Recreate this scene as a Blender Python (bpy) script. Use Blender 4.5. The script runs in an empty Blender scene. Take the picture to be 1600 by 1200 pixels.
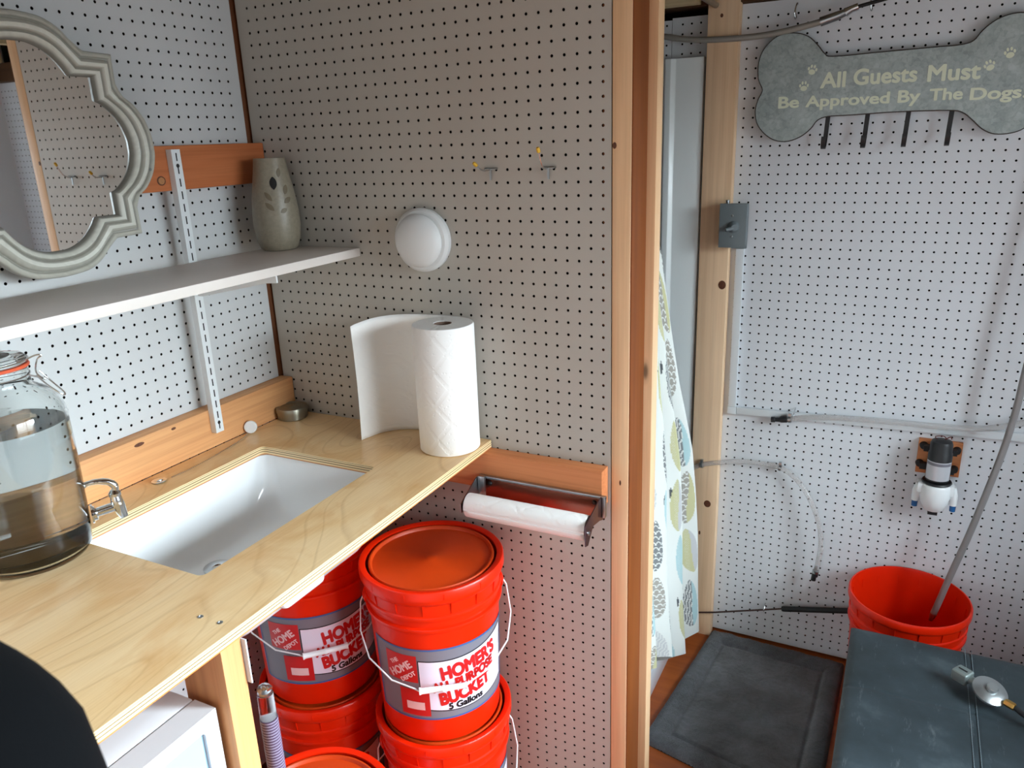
import bpy, bmesh, math, random
from mathutils import Vector, Matrix
import numpy as np

random.seed(7)
SC = bpy.context.scene
COL = SC.collection
PI = math.pi
HZ = 1.625            # calibration frame -> floor at z = 0
H = 0.0254            # pegboard pitch (one inch)
YB = 0.889            # y of the back wall's face

# ------------------------------------------------------------------ camera
cam = bpy.data.cameras.new('camera')
cam_o = bpy.data.objects.new('camera', cam)
COL.objects.link(cam_o)
cam.sensor_width = 36.0
cam.lens = 1212.41 / 1600 * 36
cam.clip_start = 0.02
cam_o.location = (1.4070, -1.4348, 1.6347)
cam_o.rotation_euler = (math.radians(72.3905), math.radians(2.0895), math.radians(26.6392))
cam.dof.use_dof = True
cam.dof.focus_distance = 2.0
cam.dof.aperture_fstop = 14.0
SC.camera = cam_o

# ------------------------------------------------------------------ world, light, exposure
SC.view_settings.view_transform = 'Standard'
SC.view_settings.look = 'None'
SC.view_settings.gamma = 1.0
SC.view_settings.use_curve_mapping = False
SC.view_settings.exposure = 0.0
SC.cycles.use_denoising = True
SC.cycles.max_bounces = 8
SC.cycles.diffuse_bounces = 5
SC.cycles.glossy_bounces = 4
SC.cycles.transmission_bounces = 8
SC.cycles.caustics_refractive = True
SC.cycles.caustics_reflective = False
SC.cycles.sample_clamp_indirect = 6.0

W = bpy.data.worlds.new('daylight')
SC.world = W
W.use_nodes = True
bg = W.node_tree.nodes['Background']
bg.inputs['Color'].default_value = (0.98, 0.94, 0.92, 1)
bg.inputs['Strength'].default_value = 1.15


def area(name, loc, target, sx, sy, power, color, spread=180):
    l = bpy.data.lights.new(name, 'AREA')
    l.shape = 'RECTANGLE'
    l.size, l.size_y = sx, sy
    l.energy = power
    l.color = color
    l.spread = math.radians(spread)
    o = bpy.data.objects.new(name, l)
    COL.objects.link(o)
    o.location = loc
    o.rotation_euler = (Vector(target) - Vector(loc)).to_track_quat('-Z', 'Y').to_euler()
    return o


# bright sky outside the window in the right wall: open sky ahead, to either side and near the horizon
SKY = (0.82, 0.97, 1.05)
area('sky_toward_front', (5.2, -1.2, 3.0), (2.45, -.4, 1.3), 2.0, 2.2, 330, SKY)
area('sky_ahead', (5.2, .6, 3.0), (2.45, -.4, 1.3), 2.0, 2.2, 350, SKY)
area('sky_toward_back', (4.6, 1.5, 2.6), (2.45, .0, 1.4), 1.6, 1.6, 1580, SKY)
area('bright_horizon', (5.2, -.4, 1.6), (2.45, -.4, 1.3), 3.0, 1.2, 75, SKY)


# ------------------------------------------------------------------ colour and materials
def lin(c):
    return tuple(((x / 255) / 12.92 if x / 255 <= .04045 else ((x / 255 + .055) / 1.055) ** 2.4) for x in c)


def rgba(c):
    return (*lin(c), 1)


class NT:
    def __init__(self, name):
        self.m = bpy.data.materials.new(name)
        self.m.use_nodes = True
        self.t = self.m.node_tree
        self.b = self.t.nodes['Principled BSDF']

    def n(self, typ, **kw):
        nd = self.t.nodes.new(typ)
        for k, v in kw.items():
            if k.startswith('i_'):
                key = k[2:].replace('_', ' ')
                nd.inputs[key].default_value = v
            else:
                setattr(nd, k, v)
        return nd

    def l(self, a, b):
        self.t.links.new(a, b)

    def coord(self, scale=(1, 1, 1), rot=(0, 0, 0), loc=(0, 0, 0)):
        tc = self.n('ShaderNodeTexCoord')
        mp = self.n('ShaderNodeMapping')
        mp.inputs['Scale'].default_value = scale
        mp.inputs['Rotation'].default_value = rot
        mp.inputs['Location'].default_value = loc
        self.l(tc.outputs['Object'], mp.inputs['Vector'])
        return mp.outputs['Vector']

    def noise(self, vec, scale, detail=4, rough=.5, dist=0):
        nd = self.n('ShaderNodeTexNoise')
        nd.inputs['Scale'].default_value = scale
        nd.inputs['Detail'].default_value = detail
        nd.inputs['Roughness'].default_value = rough
        nd.inputs['Distortion'].default_value = dist
        self.l(vec, nd.inputs['Vector'])
        return nd.outputs['Fac']

    def ramp(self, fac, stops, interp='LINEAR'):
        r = self.n('ShaderNodeValToRGB')
        r.color_ramp.interpolation = interp
        e = r.color_ramp.elements
        while len(e) < len(stops):
            e.new(.5)
        for i, (p, c) in enumerate(stops):
            e[i].position = p
            e[i].color = c if len(c) == 4 else (*c, 1)
        self.l(fac, r.inputs['Fac'])
        return r.outputs['Color']

    def mix(self, fac, a, b, blend='MIX'):
        m = self.n('ShaderNodeMix', data_type='RGBA', blend_type=blend)
        for sock, v in ((m.inputs['Factor'], fac), (m.inputs['A'], a), (m.inputs['B'], b)):
            if hasattr(v, 'is_linked'):
                self.l(v, sock)
            else:
                sock.default_value = v
        # colour sockets share names: pick the RGBA ones
        return m

    def bump(self, h, strength=.3, dist=.002):
        b = self.n('ShaderNodeBump')
        b.inputs['Strength'].default_value = strength
        b.inputs['Distance'].default_value = dist
        self.l(h, b.inputs['Height'])
        self.l(b.outputs['Normal'], self.b.inputs['Normal'])


def mixc(nt, fac, a, b, blend='MIX'):
    m = nt.t.nodes.new('ShaderNodeMixRGB')
    m.blend_type = blend
    for sock, v in ((m.inputs[0], fac), (m.inputs[1], a), (m.inputs[2], b)):
        if isinstance(v, bpy.types.NodeSocket):
            nt.l(v, sock)
        else:
            sock.default_value = v
    return m.outputs[0]


def plain(name, c, rough=.5, metal=0, spec=.5, bump=None, vary=0.0, vscale=8, coat=0, sss=0):
    t = NT(name)
    t.b.inputs['Base Color'].default_value = rgba(c)
    t.b.inputs['Roughness'].default_value = rough
    t.b.inputs['Metallic'].default_value = metal
    t.b.inputs['Specular IOR Level'].default_value = spec
    t.b.inputs['Coat Weight'].default_value = coat
    if vary:
        f = t.noise(t.coord(), vscale, 4, .6)
        a = rgba(tuple(max(0, x * (1 - vary)) for x in c))
        b = rgba(tuple(min(255, x * (1 + vary)) for x in c))
        t.l(t.ramp(f, [(.3, a), (.7, b)]), t.b.inputs['Base Color'])
    if bump:
        t.bump(t.noise(t.coord(), bump[0], 3, .6), bump[1], bump[2] if len(bump) > 2 else .001)
    return t.m


def wood(name, light, dark, axis='z', scale=1.0, rough=.55, knots=True, contrast=1.0, seed=0.0, line=.35, spec=.3):
    """timber: long noise streaks and bowed growth rings along the grain axis, small dark knots"""
    t = NT(name)
    s = {'x': (.12, 1, 1), 'y': (1, .12, 1), 'z': (1, 1, .12)}[axis]
    v = t.coord(tuple(k * scale for k in s), loc=(seed, seed * 1.7, seed * .6))
    f1 = t.noise(v, 9, 3, .5, 1.2)
    s2 = {'x': (.02, 1, 1), 'y': (1, .02, 1), 'z': (1, 1, .02)}[axis]
    v2 = t.coord(tuple(k * scale for k in s2), loc=(seed, seed, seed))
    f2 = t.noise(v2, 160, 3, .6)
    w = t.n('ShaderNodeTexWave')
    w.wave_type = 'BANDS'
    w.bands_direction = 'Y' if axis == 'x' else 'X'
    w.inputs['Scale'].default_value = 11
    w.inputs['Distortion'].default_value = 9
    w.inputs['Detail'].default_value = 2.5
    w.inputs['Detail Scale'].default_value = .9
    t.l(v, w.inputs['Vector'])
    md = tuple((a + b) / 2 for a, b in zip(light, dark))
    base = t.ramp(f1, [(.28, rgba(dark)), (.5, rgba(md)), (.72, rgba(light))])
    c = mixc(t, line * contrast, base, t.ramp(w.outputs['Fac'], [(0, rgba(dark)), (.35, rgba(md)), (1, rgba(light))]))
    c = mixc(t, .22 * contrast, c, t.ramp(f2, [(.35, rgba(tuple(x * .72 for x in dark))), (.6, rgba(light))]))
    if knots:
        kv = t.coord(tuple(k * scale for k in {'x': (3.2, 9, 9), 'y': (9, 3.2, 9), 'z': (9, 9, 3.2)}[axis]), loc=(seed * 3.1, seed, seed * 2))
        vo = t.n('ShaderNodeTexVoronoi')
        vo.inputs['Scale'].default_value = 1.0
        t.l(kv, vo.inputs['Vector'])
        k = t.ramp(vo.outputs['Distance'], [(.0, (1, 1, 1)), (.045, (.8, .8, .8)), (.07, (.2, .2, .2)), (.10, (0, 0, 0))])
        c = mixc(t, k, c, rgba(tuple(x * .42 for x in dark)))
    t.l(c, t.b.inputs['Base Color'])
    t.b.inputs['Roughness'].default_value = rough
    t.b.inputs['Specular IOR Level'].default_value = spec
    t.bump(f2, .12, .0006)
    return t.m


M = {}
M['peg_white'] = plain('pegboard_white', (205, 207, 208), .55, bump=(900, .12, .0004), vary=.015, vscale=3)
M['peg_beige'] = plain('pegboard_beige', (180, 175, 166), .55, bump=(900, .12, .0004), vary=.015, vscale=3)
M['peg_back'] = plain('pegboard_white_back_room', (216, 220, 225), .55, bump=(900, .12, .0004), vary=.015, vscale=3)
M['dark'] = plain('dark_backing', (14, 11, 9), .95, spec=.1)
M['fibre_shade'] = plain('hardboard_fibre_shade', (26, 18, 13), .9, spec=.1)
M['stud_dark'] = wood('dark_corner_wood', (118, 70, 40), (84, 46, 24), 'z', .8, contrast=.7, seed=2.9)  # darker brown timber for the corner stud
M['knot'] = plain('wood_knot', (92, 50, 28), .6, vary=.2, vscale=300)
M['knot_pale'] = plain('pale_knot_heart', (176, 122, 76), .6, vary=.1, vscale=300)
M['stud'] = wood('pale_stud_wood', (242, 204, 162), (222, 174, 130), 'z', .9, contrast=.6, seed=1.3)
M['stud_grey'] = wood('dull_stud_wood', (248, 216, 180), (230, 190, 150), 'z', .9, contrast=.6, seed=4.4)
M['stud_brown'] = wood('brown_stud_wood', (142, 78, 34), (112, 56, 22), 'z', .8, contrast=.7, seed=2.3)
M['board_orange'] = wood('orange_fir_board', (206, 128, 82), (172, 88, 46), 'y', .8, contrast=.8, seed=3.1)
M['board_splash'] = wood('fir_backsplash', (236, 184, 130), (206, 134, 82), 'y', .8, contrast=.9, seed=5.2, knots=True)
M['board_rail'] = wood('fir_rail', (214, 142, 94), (184, 104, 60), 'x', .8, contrast=.8, seed=6.4, knots=False)
M['post'] = wood('fir_post', (212, 156, 104), (186, 124, 78), 'z', .9, contrast=.8, seed=7.7)
M['floor'] = wood('stained_floor', (184, 98, 44), (150, 70, 28), 'x', .5, .42, contrast=.7, seed=9.1, spec=.4)
M['joist'] = wood('rough_joist', (236, 220, 180), (200, 176, 130), 'x', .7, .8, contrast=.8, seed=8.1)
M['roof'] = wood('roof_ply', (96, 66, 40), (60, 38, 22), 'x', .5, .8, seed=8.8)
M['white_metal'] = plain('white_enamel_metal', (226, 230, 232), .35)
M['shelf'] = plain('white_shelf_laminate', (228, 219, 212), .45, vary=.01)
M['mirror_paint'] = None
M['chrome'] = plain('chrome', (225, 228, 230), .12, 1)
M['steel'] = plain('galvanised_steel', (168, 174, 178), .32, 1, vary=.05, vscale=30)
M['wire'] = plain('bright_wire', (205, 208, 210), .25, 1)
M['ceramic'] = plain('white_ceramic', (244, 246, 248), .12, coat=.5)
M['vase'] = plain('stoneware_glaze', (138, 129, 112), .38, vary=.06, vscale=120, bump=(260, .15, .0006))
M['vase_leaf'] = plain('vase_leaf_inlay', (112, 100, 80), .5)
M['vase_hole'] = plain('vase_opening', (14, 14, 14), .8)
M['lamp_white'] = plain('lamp_white_plastic', (222, 224, 224), .35, spec=.4)
M['paper'] = plain('kitchen_paper', (246, 244, 242), .9, spec=.1, bump=(700, .15, .0004))
M['core'] = plain('cardboard_core', (122, 98, 84), .8)
M['yellow'] = plain('yellow_rubber_tip', (214, 168, 40), .5)
M['orange'] = plain('orange_bucket_plastic', (226, 36, 4), .32, spec=.35, vary=.02)
M['orange_lid'] = plain('orange_lid_plastic', (200, 62, 10), .42, vary=.05, vscale=5)
M['label_grey'] = plain('label_grey_print', (118, 116, 126), .4)
M['label_blue'] = plain('label_blue_print', (58, 92, 150), .4)
M['label_red'] = plain('label_red_print', (196, 28, 30), .4)
M['label_white'] = plain('label_white_print', (226, 216, 232), .4)
M['label_pink'] = plain('label_pale_print', (232, 190, 190), .4)
M['ink_black'] = plain('label_black_print', (20, 20, 24), .4)
M['white_plastic'] = plain('white_plastic', (232, 236, 238), .35)
M['black_plastic'] = plain('black_plastic', (26, 27, 30), .45)
M['black_rubber'] = plain('black_rubber', (18, 18, 20), .6)
M['blue_plastic'] = plain('blue_plastic', (30, 92, 150), .4)
M['appliance'] = plain('white_appliance_plastic', (206, 208, 211), .4)
M['appliance_glass'] = plain('pale_blue_panel', (150, 184, 204), .15)
M['seam'] = plain('dark_seam', (70, 72, 76), .7)
M['card'] = plain('white_card', (200, 206, 214), .6)
M['surround'] = plain('shower_surround_gloss', (236, 242, 242), .22)
M['pan'] = plain('shower_pan_acrylic', (214, 216, 222), .3)
M['raceway'] = plain('white_raceway', (218, 224, 228), .4)
M['box_grey'] = plain('grey_device_box', (112, 122, 126), .45, vary=.02)
M['rod'] = plain('brown_metal_rod', (70, 52, 48), .4, .6)
M['hose_steel'] = plain('braided_hose', (156, 152, 144), .45, .25, bump=(900, .5, .001))
M['hose_grey'] = plain('grey_flexible_tube', (134, 130, 130), .3, spec=.6)
M['paint_cream'] = plain('cream_lettering', (222, 228, 204), .6)
M['sign_edge'] = plain('sign_dark_edge', (62, 54, 50), .5, .4)
M['brass'] = plain('brass_fitting', (200, 160, 90), .3, 1)
M['zinc'] = plain('zinc_casting', (178, 184, 186), .3, .85)
M['zinc_dull'] = plain('dull_zinc', (140, 152, 150), .45, .6)
M['tin'] = plain('tin_can', (150, 146, 132), .35, .9, vary=.05)
M['stitch'] = plain('pale_stitching', (120, 134, 142), .7)
M['sleeve'] = plain('black_cloth', (4, 5, 7), .95, spec=.1, bump=(300, .3, .001))
M['silver_label'] = plain('silver_label', (196, 198, 204), .35, .2)
M['grey_pad'] = plain('grey_rubber', (120, 122, 122), .6)


def glass_mat(name, ior, col, rough=0.0):
    t = NT(name)
    t.b.inputs['Base Color'].default_value = rgba(col)
    t.b.inputs['Transmission Weight'].default_value = 1
    t.b.inputs['IOR'].default_value = ior
    t.b.inputs['Roughness'].default_value = rough
    return t.m


M['glass'] = glass_mat('jar_glass', 1.45, (252, 255, 254), .0)
M['water'] = glass_mat('water', 1.33, (250, 252, 252))
def haze_mat(name, c, alpha, rough=.2):
    t = NT(name)
    t.b.inputs['Base Color'].default_value = rgba(c)
    t.b.inputs['Alpha'].default_value = alpha
    t.b.inputs['Roughness'].default_value = rough
    return t.m


M['clear_tube'] = haze_mat('clear_vinyl_tube', (196, 192, 190), .36, .15)
M['clear_bag'] = glass_mat('clear_plastic_bag', 1.15, (235, 240, 245), .2)


def mirror_mat():
    t = NT('mirror_glass')
    t.b.inputs['Base Color'].default_value = (.86, .88, .88, 1)
    t.b.inputs['Metallic'].default_value = 1
    t.b.inputs['Roughness'].default_value = .015
    return t.m


M['mirror'] = mirror_mat()


def attr_mat(name, attr, rough=.5, spec=.4, bump=None):
    t = NT(name)
    a = t.n('ShaderNodeAttribute')
    a.attribute_name = attr
    t.l(a.outputs['Color'], t.b.inputs['Base Color'])
    t.b.inputs['Roughness'].default_value = rough
    t.b.inputs['Specular IOR Level'].default_value = spec
    if bump:
        t.bump(t.noise(t.coord(), bump[0], 3, .6), bump[1], bump[2])
    return t.m


M['frame_paint'] = attr_mat('antiqued_cream_paint', 'paint', .4, .5, (60, .1, .001))
M['curtain'] = attr_mat('printed_curtain_cloth', 'print', .85, .1, (1500, .1, .0005))


def ply_mat():
    t = NT('varnished_birch_ply')
    # rotary-cut face grain running along y with broad flames
    v = t.coord((1.0, .22, 1.0), rot=(0, 0, .12), loc=(.3, .1, 0))
    f = t.noise(v, 5.5, 3, .5, 1.6)
    v3 = t.coord((1.0, .36, 1.0), rot=(0, 0, .16), loc=(.37, .22, 0))
    n3 = t.noise(v3, 2.6, 2, .45, .5)
    rg_ = t.n('ShaderNodeMath', operation='MULTIPLY')
    rg_.inputs[1].default_value = 26
    t.l(n3, rg_.inputs[0])
    w = t.n('ShaderNodeMath', operation='FRACT')
    t.l(rg_.outputs[0], w.inputs[0])
    blot = t.noise(t.coord((1.3, .8, 1), rot=(0, 0, .7), loc=(1.3, .2, 0)), 5.5, 4, .55, 1.0)
    fine = t.noise(t.coord((1, .03, 1), rot=(0, 0, .08)), 260, 3, .6)
    top = t.ramp(f, [(.26, rgba((218, 168, 108))), (.42, rgba((234, 196, 142))), (.7, rgba((242, 212, 166)))])
    top = mixc(t, .30, top, t.ramp(w.outputs[0], [(0, rgba((236, 200, 150))), (.80, rgba((240, 208, 162))), (.93, rgba((176, 128, 80))), (1, rgba((236, 200, 150)))]))
    top = mixc(t, t.ramp(blot, [(.52, (0, 0, 0)), (.66, (.55, .55, .55)), (.80, (.25, .25, .25))]), top, rgba((214, 158, 92)))
    top = mixc(t, .12, top, t.ramp(fine, [(.35, rgba((180, 130, 84))), (.6, rgba((240, 208, 162)))]))
    # plies on the cut edges
    tc = t.n('ShaderNodeTexCoord')
    sp = t.n('ShaderNodeSeparateXYZ')
    t.l(tc.outputs['Object'], sp.inputs[0])
    mr = t.n('ShaderNodeMapRange')
    mr.inputs['From Min'].default_value = -.019
    mr.inputs['From Max'].default_value = 0
    t.l(sp.outputs['Z'], mr.inputs['Value'])
    lt, dk = rgba((244, 216, 166)), rgba((70, 44, 24))
    ed = t.ramp(mr.outputs[0], [(0, rgba((196, 120, 62))), (.10, rgba((206, 134, 76))), (.14, lt), (.32, lt), (.36, dk), (.40, dk), (.44, lt), (.59, lt), (.63, dk), (.67, dk), (.71, lt), (.83, lt), (.87, dk), (.91, lt)], 'LINEAR')
    ge = t.n('ShaderNodeNewGeometry')
    sn = t.n('ShaderNodeSeparateXYZ')
    t.l(ge.outputs['True Normal'], sn.inputs[0])
    gt = t.n('ShaderNodeMath', operation='GREATER_THAN')
    gt.inputs[1].default_value = .5
    t.l(sn.outputs['Z'], gt.inputs[0])
    t.l(mixc(t, gt.outputs[0], ed, top), t.b.inputs['Base Color'])
    t.b.inputs['Roughness'].default_value = .3
    t.b.inputs['Specular IOR Level'].default_value = .5
    t.bump(fine, .05, .0005)
    return t.m


M['ply'] = ply_mat()


def zinc_sheet():
    t = NT('galvanised_sign_sheet')
    vo = t.n('ShaderNodeTexVoronoi')
    vo.inputs['Scale'].default_value = 130
    t.l(t.coord(), vo.inputs['Vector'])
    n = t.noise(t.coord(), 24, 5, .7)
    c = t.ramp(n, [(.3, rgba((136, 148, 146))), (.7, rgba((176, 188, 186)))])
    c = mixc(t, .22, c, t.ramp(vo.outputs['Color'], [(.2, rgba((120, 130, 132))), (.8, rgba((196, 206, 206)))]))
    t.l(c, t.b.inputs['Base Color'])
    t.b.inputs['Metallic'].default_value = .25
    t.b.inputs['Roughness'].default_value = .42
    return t.m


M['sign'] = zinc_sheet()


def leather():
    t = NT('worn_blue_black_leather')
    a = t.noise(t.coord(), 5, 5, .65)
    b = t.noise(t.coord(), 900, 2, .6)
    c = t.ramp(a, [(.3, rgba((36, 46, 50))), (.55, rgba((52, 63, 69))), (.75, rgba((82, 94, 100)))])
    sc = t.noise(t.coord((1, .25, 1), rot=(0, 0, 1.1)), 40, 4, .8)
    c = mixc(t, t.ramp(sc, [(.60, (0, 0, 0)), (.72, (.35, .35, .35))]), c, rgba((120, 128, 134)))
    t.l(c, t.b.inputs['Base Color'])
    t.b.inputs['Roughness'].default_value = .5
    t.b.inputs['Specular IOR Level'].default_value = .4
    t.bump(b, .15, .0006)
    return t.m


M['leather'] = leather()


def rug_mat():
    t = NT('grey_plush_pile')
    a = t.noise(t.coord(), 9, 5, .7, .6)
    b = t.noise(t.coord((1, 1, .2)), 420, 3, .7)
    c = t.ramp(a, [(.3, rgba((72, 70, 72))), (.55, rgba((108, 110, 116))), (.75, rgba((136, 140, 150)))])
    c = mixc(t, .35, c, t.ramp(b, [(.3, rgba((36, 36, 38))), (.7, rgba((122, 124, 130)))]))
    t.l(c, t.b.inputs['Base Color'])
    t.b.inputs['Roughness'].default_value = .95
    t.b.inputs['Specular IOR Level'].default_value = .1
    t.b.inputs['Sheen Weight'].default_value = .4
    t.bump(b, .9, .004)
    return t.m


M['rug'] = rug_mat()


def diamond_paper():
    """quilted kitchen paper: embossed crossing lines and dots"""
    t = NT('quilted_kitchen_paper')
    tc = t.n('ShaderNodeTexCoord')
    outs = []
    for sgn in (1, -1):
        w = t.n('ShaderNodeTexWave')
        w.wave_type = 'BANDS'
        w.bands_direction = 'X'
        w.inputs['Scale'].default_value = 6.5
        mp = t.n('ShaderNodeMapping')
        mp.inputs['Rotation'].default_value = (0, 0, sgn * .68)
        t.l(tc.outputs['UV'], mp.inputs['Vector'])
        t.l(mp.outputs[0], w.inputs['Vector'])
        outs.append(t.ramp(w.outputs['Fac'], [(.0, (0, 0, 0)), (.12, (1, 1, 1))]))
    m = mixc(t, 1.0, outs[0], outs[1], 'MULTIPLY')
    vo = t.n('ShaderNodeTexVoronoi')
    vo.inputs['Scale'].default_value = 110
    t.l(tc.outputs['UV'], vo.inputs['Vector'])
    m2 = mixc(t, .4, m, t.ramp(vo.outputs['Distance'], [(.1, (0, 0, 0)), (.3, (1, 1, 1))]))
    t.b.inputs['Base Color'].default_value = rgba((246, 245, 243))
    t.b.inputs['Roughness'].default_value = .9
    t.b.inputs['Specular IOR Level'].default_value = .1
    t.bump(m2, .55, .0012)
    return t.m


M['quilt'] = diamond_paper()


# ------------------------------------------------------------------ mesh helpers
class MB:
    def __init__(self):
        self.v = []
        self.f = []
        self.uv = None

    def add(self, vs, fs):
        n = len(self.v)
        self.v += [tuple(p) for p in vs]
        self.f += [tuple(i + n for i in f) for f in fs]
        return self

    def box(self, x0, x1, y0, y1, z0, z1):
        vs = [(x0, y0, z0), (x1, y0, z0), (x1, y1, z0), (x0, y1, z0), (x0, y0, z1), (x1, y0, z1), (x1, y1, z1), (x0, y1, z1)]
        return self.add(vs, [(0, 3, 2, 1), (4, 5, 6, 7), (0, 1, 5, 4), (1, 2, 6, 5), (2, 3, 7, 6), (3, 0, 4, 7)])

    def prism(self, poly, plane, d0, d1):
        """poly in the given plane ('xy','xz','yz'), extruded along the third axis"""
        def P(a, b, d):
            return {'xy': (a, b, d), 'xz': (a, d, b), 'yz': (d, a, b)}[plane]
        n = len(poly)
        vs = [P(a, b, d0) for a, b in poly] + [P(a, b, d1) for a, b in poly]
        fs = [tuple(range(n - 1, -1, -1)), tuple(range(n, 2 * n))]
        fs += [(i, (i + 1) % n, n + (i + 1) % n, n + i) for i in range(n)]
        return self.add(vs, fs)

    def lathe(self, prof, n=48, c=(0, 0, 0), axis='z', a0=0, a1=2 * PI):
        """profile of (r, h) revolved; r = 0 ends close the surface"""
        full = abs(a1 - a0 - 2 * PI) < 1e-6
        k = n if full else n + 1
        def P(r, h, a):
            p = (r * math.cos(a), r * math.sin(a), h)
            if axis == 'x':
                p = (p[2], p[0], p[1])
            elif axis == 'y':
                p = (p[0], p[2], p[1])
            return (p[0] + c[0], p[1] + c[1], p[2] + c[2])
        idx = []
        vs = []
        for r, h in prof:
            if r < 1e-7:
                idx.append([len(vs)] * k)
                vs.append(P(0, h, 0))
            else:
                idx.append(list(range(len(vs), len(vs) + k)))
                vs += [P(r, h, a0 + (a1 - a0) * i / n) for i in range(k)]
        fs = []
        for a, b in zip(idx[:-1], idx[1:]):
            for i in range(n):
                j = (i + 1) % k if full else i + 1
                q = [a[i], a[j], b[j], b[i]]
                q = list(dict.fromkeys(q))
                if len(q) > 2:
                    fs.append(tuple(q))
        return self.add(vs, fs)

    def tube(self, pts, r, n=10, cap=True, smooth=0, closed=False):
        pts = [Vector(p) for p in pts]
        if smooth:
            pts = catmull(pts, smooth, closed)
        rs = r if isinstance(r, (list, tuple)) else [r] * len(pts)
        if len(rs) != len(pts):
            rs = [rs[min(len(rs) - 1, int(i * len(rs) / len(pts)))] for i in range(len(pts))]
        m = len(pts)
        tang = []
        for i in range(m):
            a = pts[(i - 1) % m] if (closed or i) else pts[0]
            b = pts[(i + 1) % m] if (closed or i < m - 1) else pts[-1]
            t = (b - a)
            tang.append(t.normalized() if t.length > 1e-9 else Vector((0, 0, 1)))
        up = Vector((0, 0, 1)) if abs(tang[0].z) < .9 else Vector((1, 0, 0))
        u = tang[0].cross(up).normalized()
        vs = []
        for i in range(m):
            u = (u - tang[i] * u.dot(tang[i])).normalized()
            w = tang[i].cross(u)
            for j in range(n):
                a = 2 * PI * j / n
                vs.append(pts[i] + (u * math.cos(a) + w * math.sin(a)) * rs[i])
        fs = []
        for i in range(m if closed else m - 1):
            k = (i + 1) % m
            for j in range(n):
                l = (j + 1) % n
                fs.append((i * n + j, i * n + l, k * n + l, k * n + j))
        if cap and not closed:
            fs.append(tuple(range(n - 1, -1, -1)))
            fs.append(tuple((m - 1) * n + j for j in range(n)))
        return self.add(vs, fs)

    def grid(self, fn, nu, nv, closed_u=False):
        vs = [fn(i / nu, j / nv) for j in range(nv + 1) for i in range(nu + 1)]
        fs = [(j * (nu + 1) + i, j * (nu + 1) + i + 1, (j + 1) * (nu + 1) + i + 1, (j + 1) * (nu + 1) + i) for j in range(nv) for i in range(nu)]
        return self.add(vs, fs)


def catmull(pts, k, closed=False):
    pts = [Vector(p) for p in pts]
    n = len(pts)
    out = []
    for i in range(n if closed else n - 1):
        p0 = pts[(i - 1) % n] if (closed or i > 0) else pts[0]
        p1 = pts[i]
        p2 = pts[(i + 1) % n]
        p3 = pts[(i + 2) % n] if (closed or i < n - 2) else pts[-1]
        for j in range(k):
            t = j / k
            out.append(.5 * ((2 * p1) + (p2 - p0) * t + (2 * p0 - 5 * p1 + 4 * p2 - p3) * t * t + (3 * p1 - p0 - 3 * p2 + p3) * t ** 3))
    if not closed:
        out.append(pts[-1])
    return out


ORG = {}


def finish(me, smooth=35, bevel=0, seg=2, fix=True):
    bm = bmesh.new()
    bm.from_mesh(me)
    if fix:
        bmesh.ops.remove_doubles(bm, verts=bm.verts, dist=1e-6)
        bmesh.ops.recalc_face_normals(bm, faces=bm.faces)
    if bevel:
        ed = [e for e in bm.edges if len(e.link_faces) == 2 and e.calc_face_angle(0) > .6]
        bmesh.ops.bevel(bm, geom=ed, offset=bevel, segments=seg, affect='EDGES', profile=.6, clamp_overlap=True)
    bm.to_mesh(me)
    bm.free()
    if smooth:
        me.shade_smooth()
        me.set_sharp_from_angle(angle=math.radians(smooth))


def obj(name, mb, mat, parent=None, loc=None, bevel=0, smooth=35, seg=2, fix=True):
    """one mesh object; geometry given in the frame of its thing (world for top-level with loc as origin)"""
    me = bpy.data.meshes.new(name)
    o = bpy.data.objects.new(name, me)
    COL.objects.link(o)
    org = Vector((0, 0, 0))
    if parent is not None:
        o.parent = parent
        org = ORG.get(parent.name, Vector((0, 0, 0)))
        ORG[o.name] = org
    elif loc is not None:
        org = Vector(loc)
        o.location = org
        ORG[o.name] = org
    me.from_pydata([(p[0] - org[0], p[1] - org[1], p[2] - org[2]) for p in mb.v], [], mb.f)
    finish(me, smooth, bevel, seg, fix)
    if mat is not None:
        me.materials.append(M[mat] if isinstance(mat, str) else mat)
    return o


def tag(o, label=None, cat=None, group=None, kind=None):
    if label:
        o['label'] = label
    if cat:
        o['category'] = cat
    if group:
        o['group'] = group
    if kind:
        o['kind'] = kind
    return o


def thing(name, loc, label, cat, group=None):
    o = bpy.data.objects.new(name, None)
    o.empty_display_size = .05
    COL.objects.link(o)
    o.location = loc
    ORG[o.name] = Vector(loc)
    return tag(o, label, cat, group)


def copy_tree(o, parent=None):
    c = o.copy()
    COL.objects.link(c)
    c.parent = parent
    for ch in list(o.children):
        copy_tree(ch, c)
    return c


def text_mesh(s, size, bold=0.0, align='LEFT', shear=0.0, spacing=1.0, ext=.0006):
    vs, fs = text_mesh1(s, size, 0, align, shear, spacing, ext)
    if not bold:
        return vs, fs
    V, F = [], []
    for k, (dx, dy) in enumerate(((0, 0), (bold, 0), (-bold, 0), (0, bold), (0, -bold), (bold * .7, bold * .7), (-bold * .7, bold * .7), (bold * .7, -bold * .7), (-bold * .7, -bold * .7))):
        n = len(V)
        V += [(x + dx, y + dy, z + k * 1e-6) for x, y, z in vs]
        F += [tuple(i + n for i in f) for f in fs]
    return V, F


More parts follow.
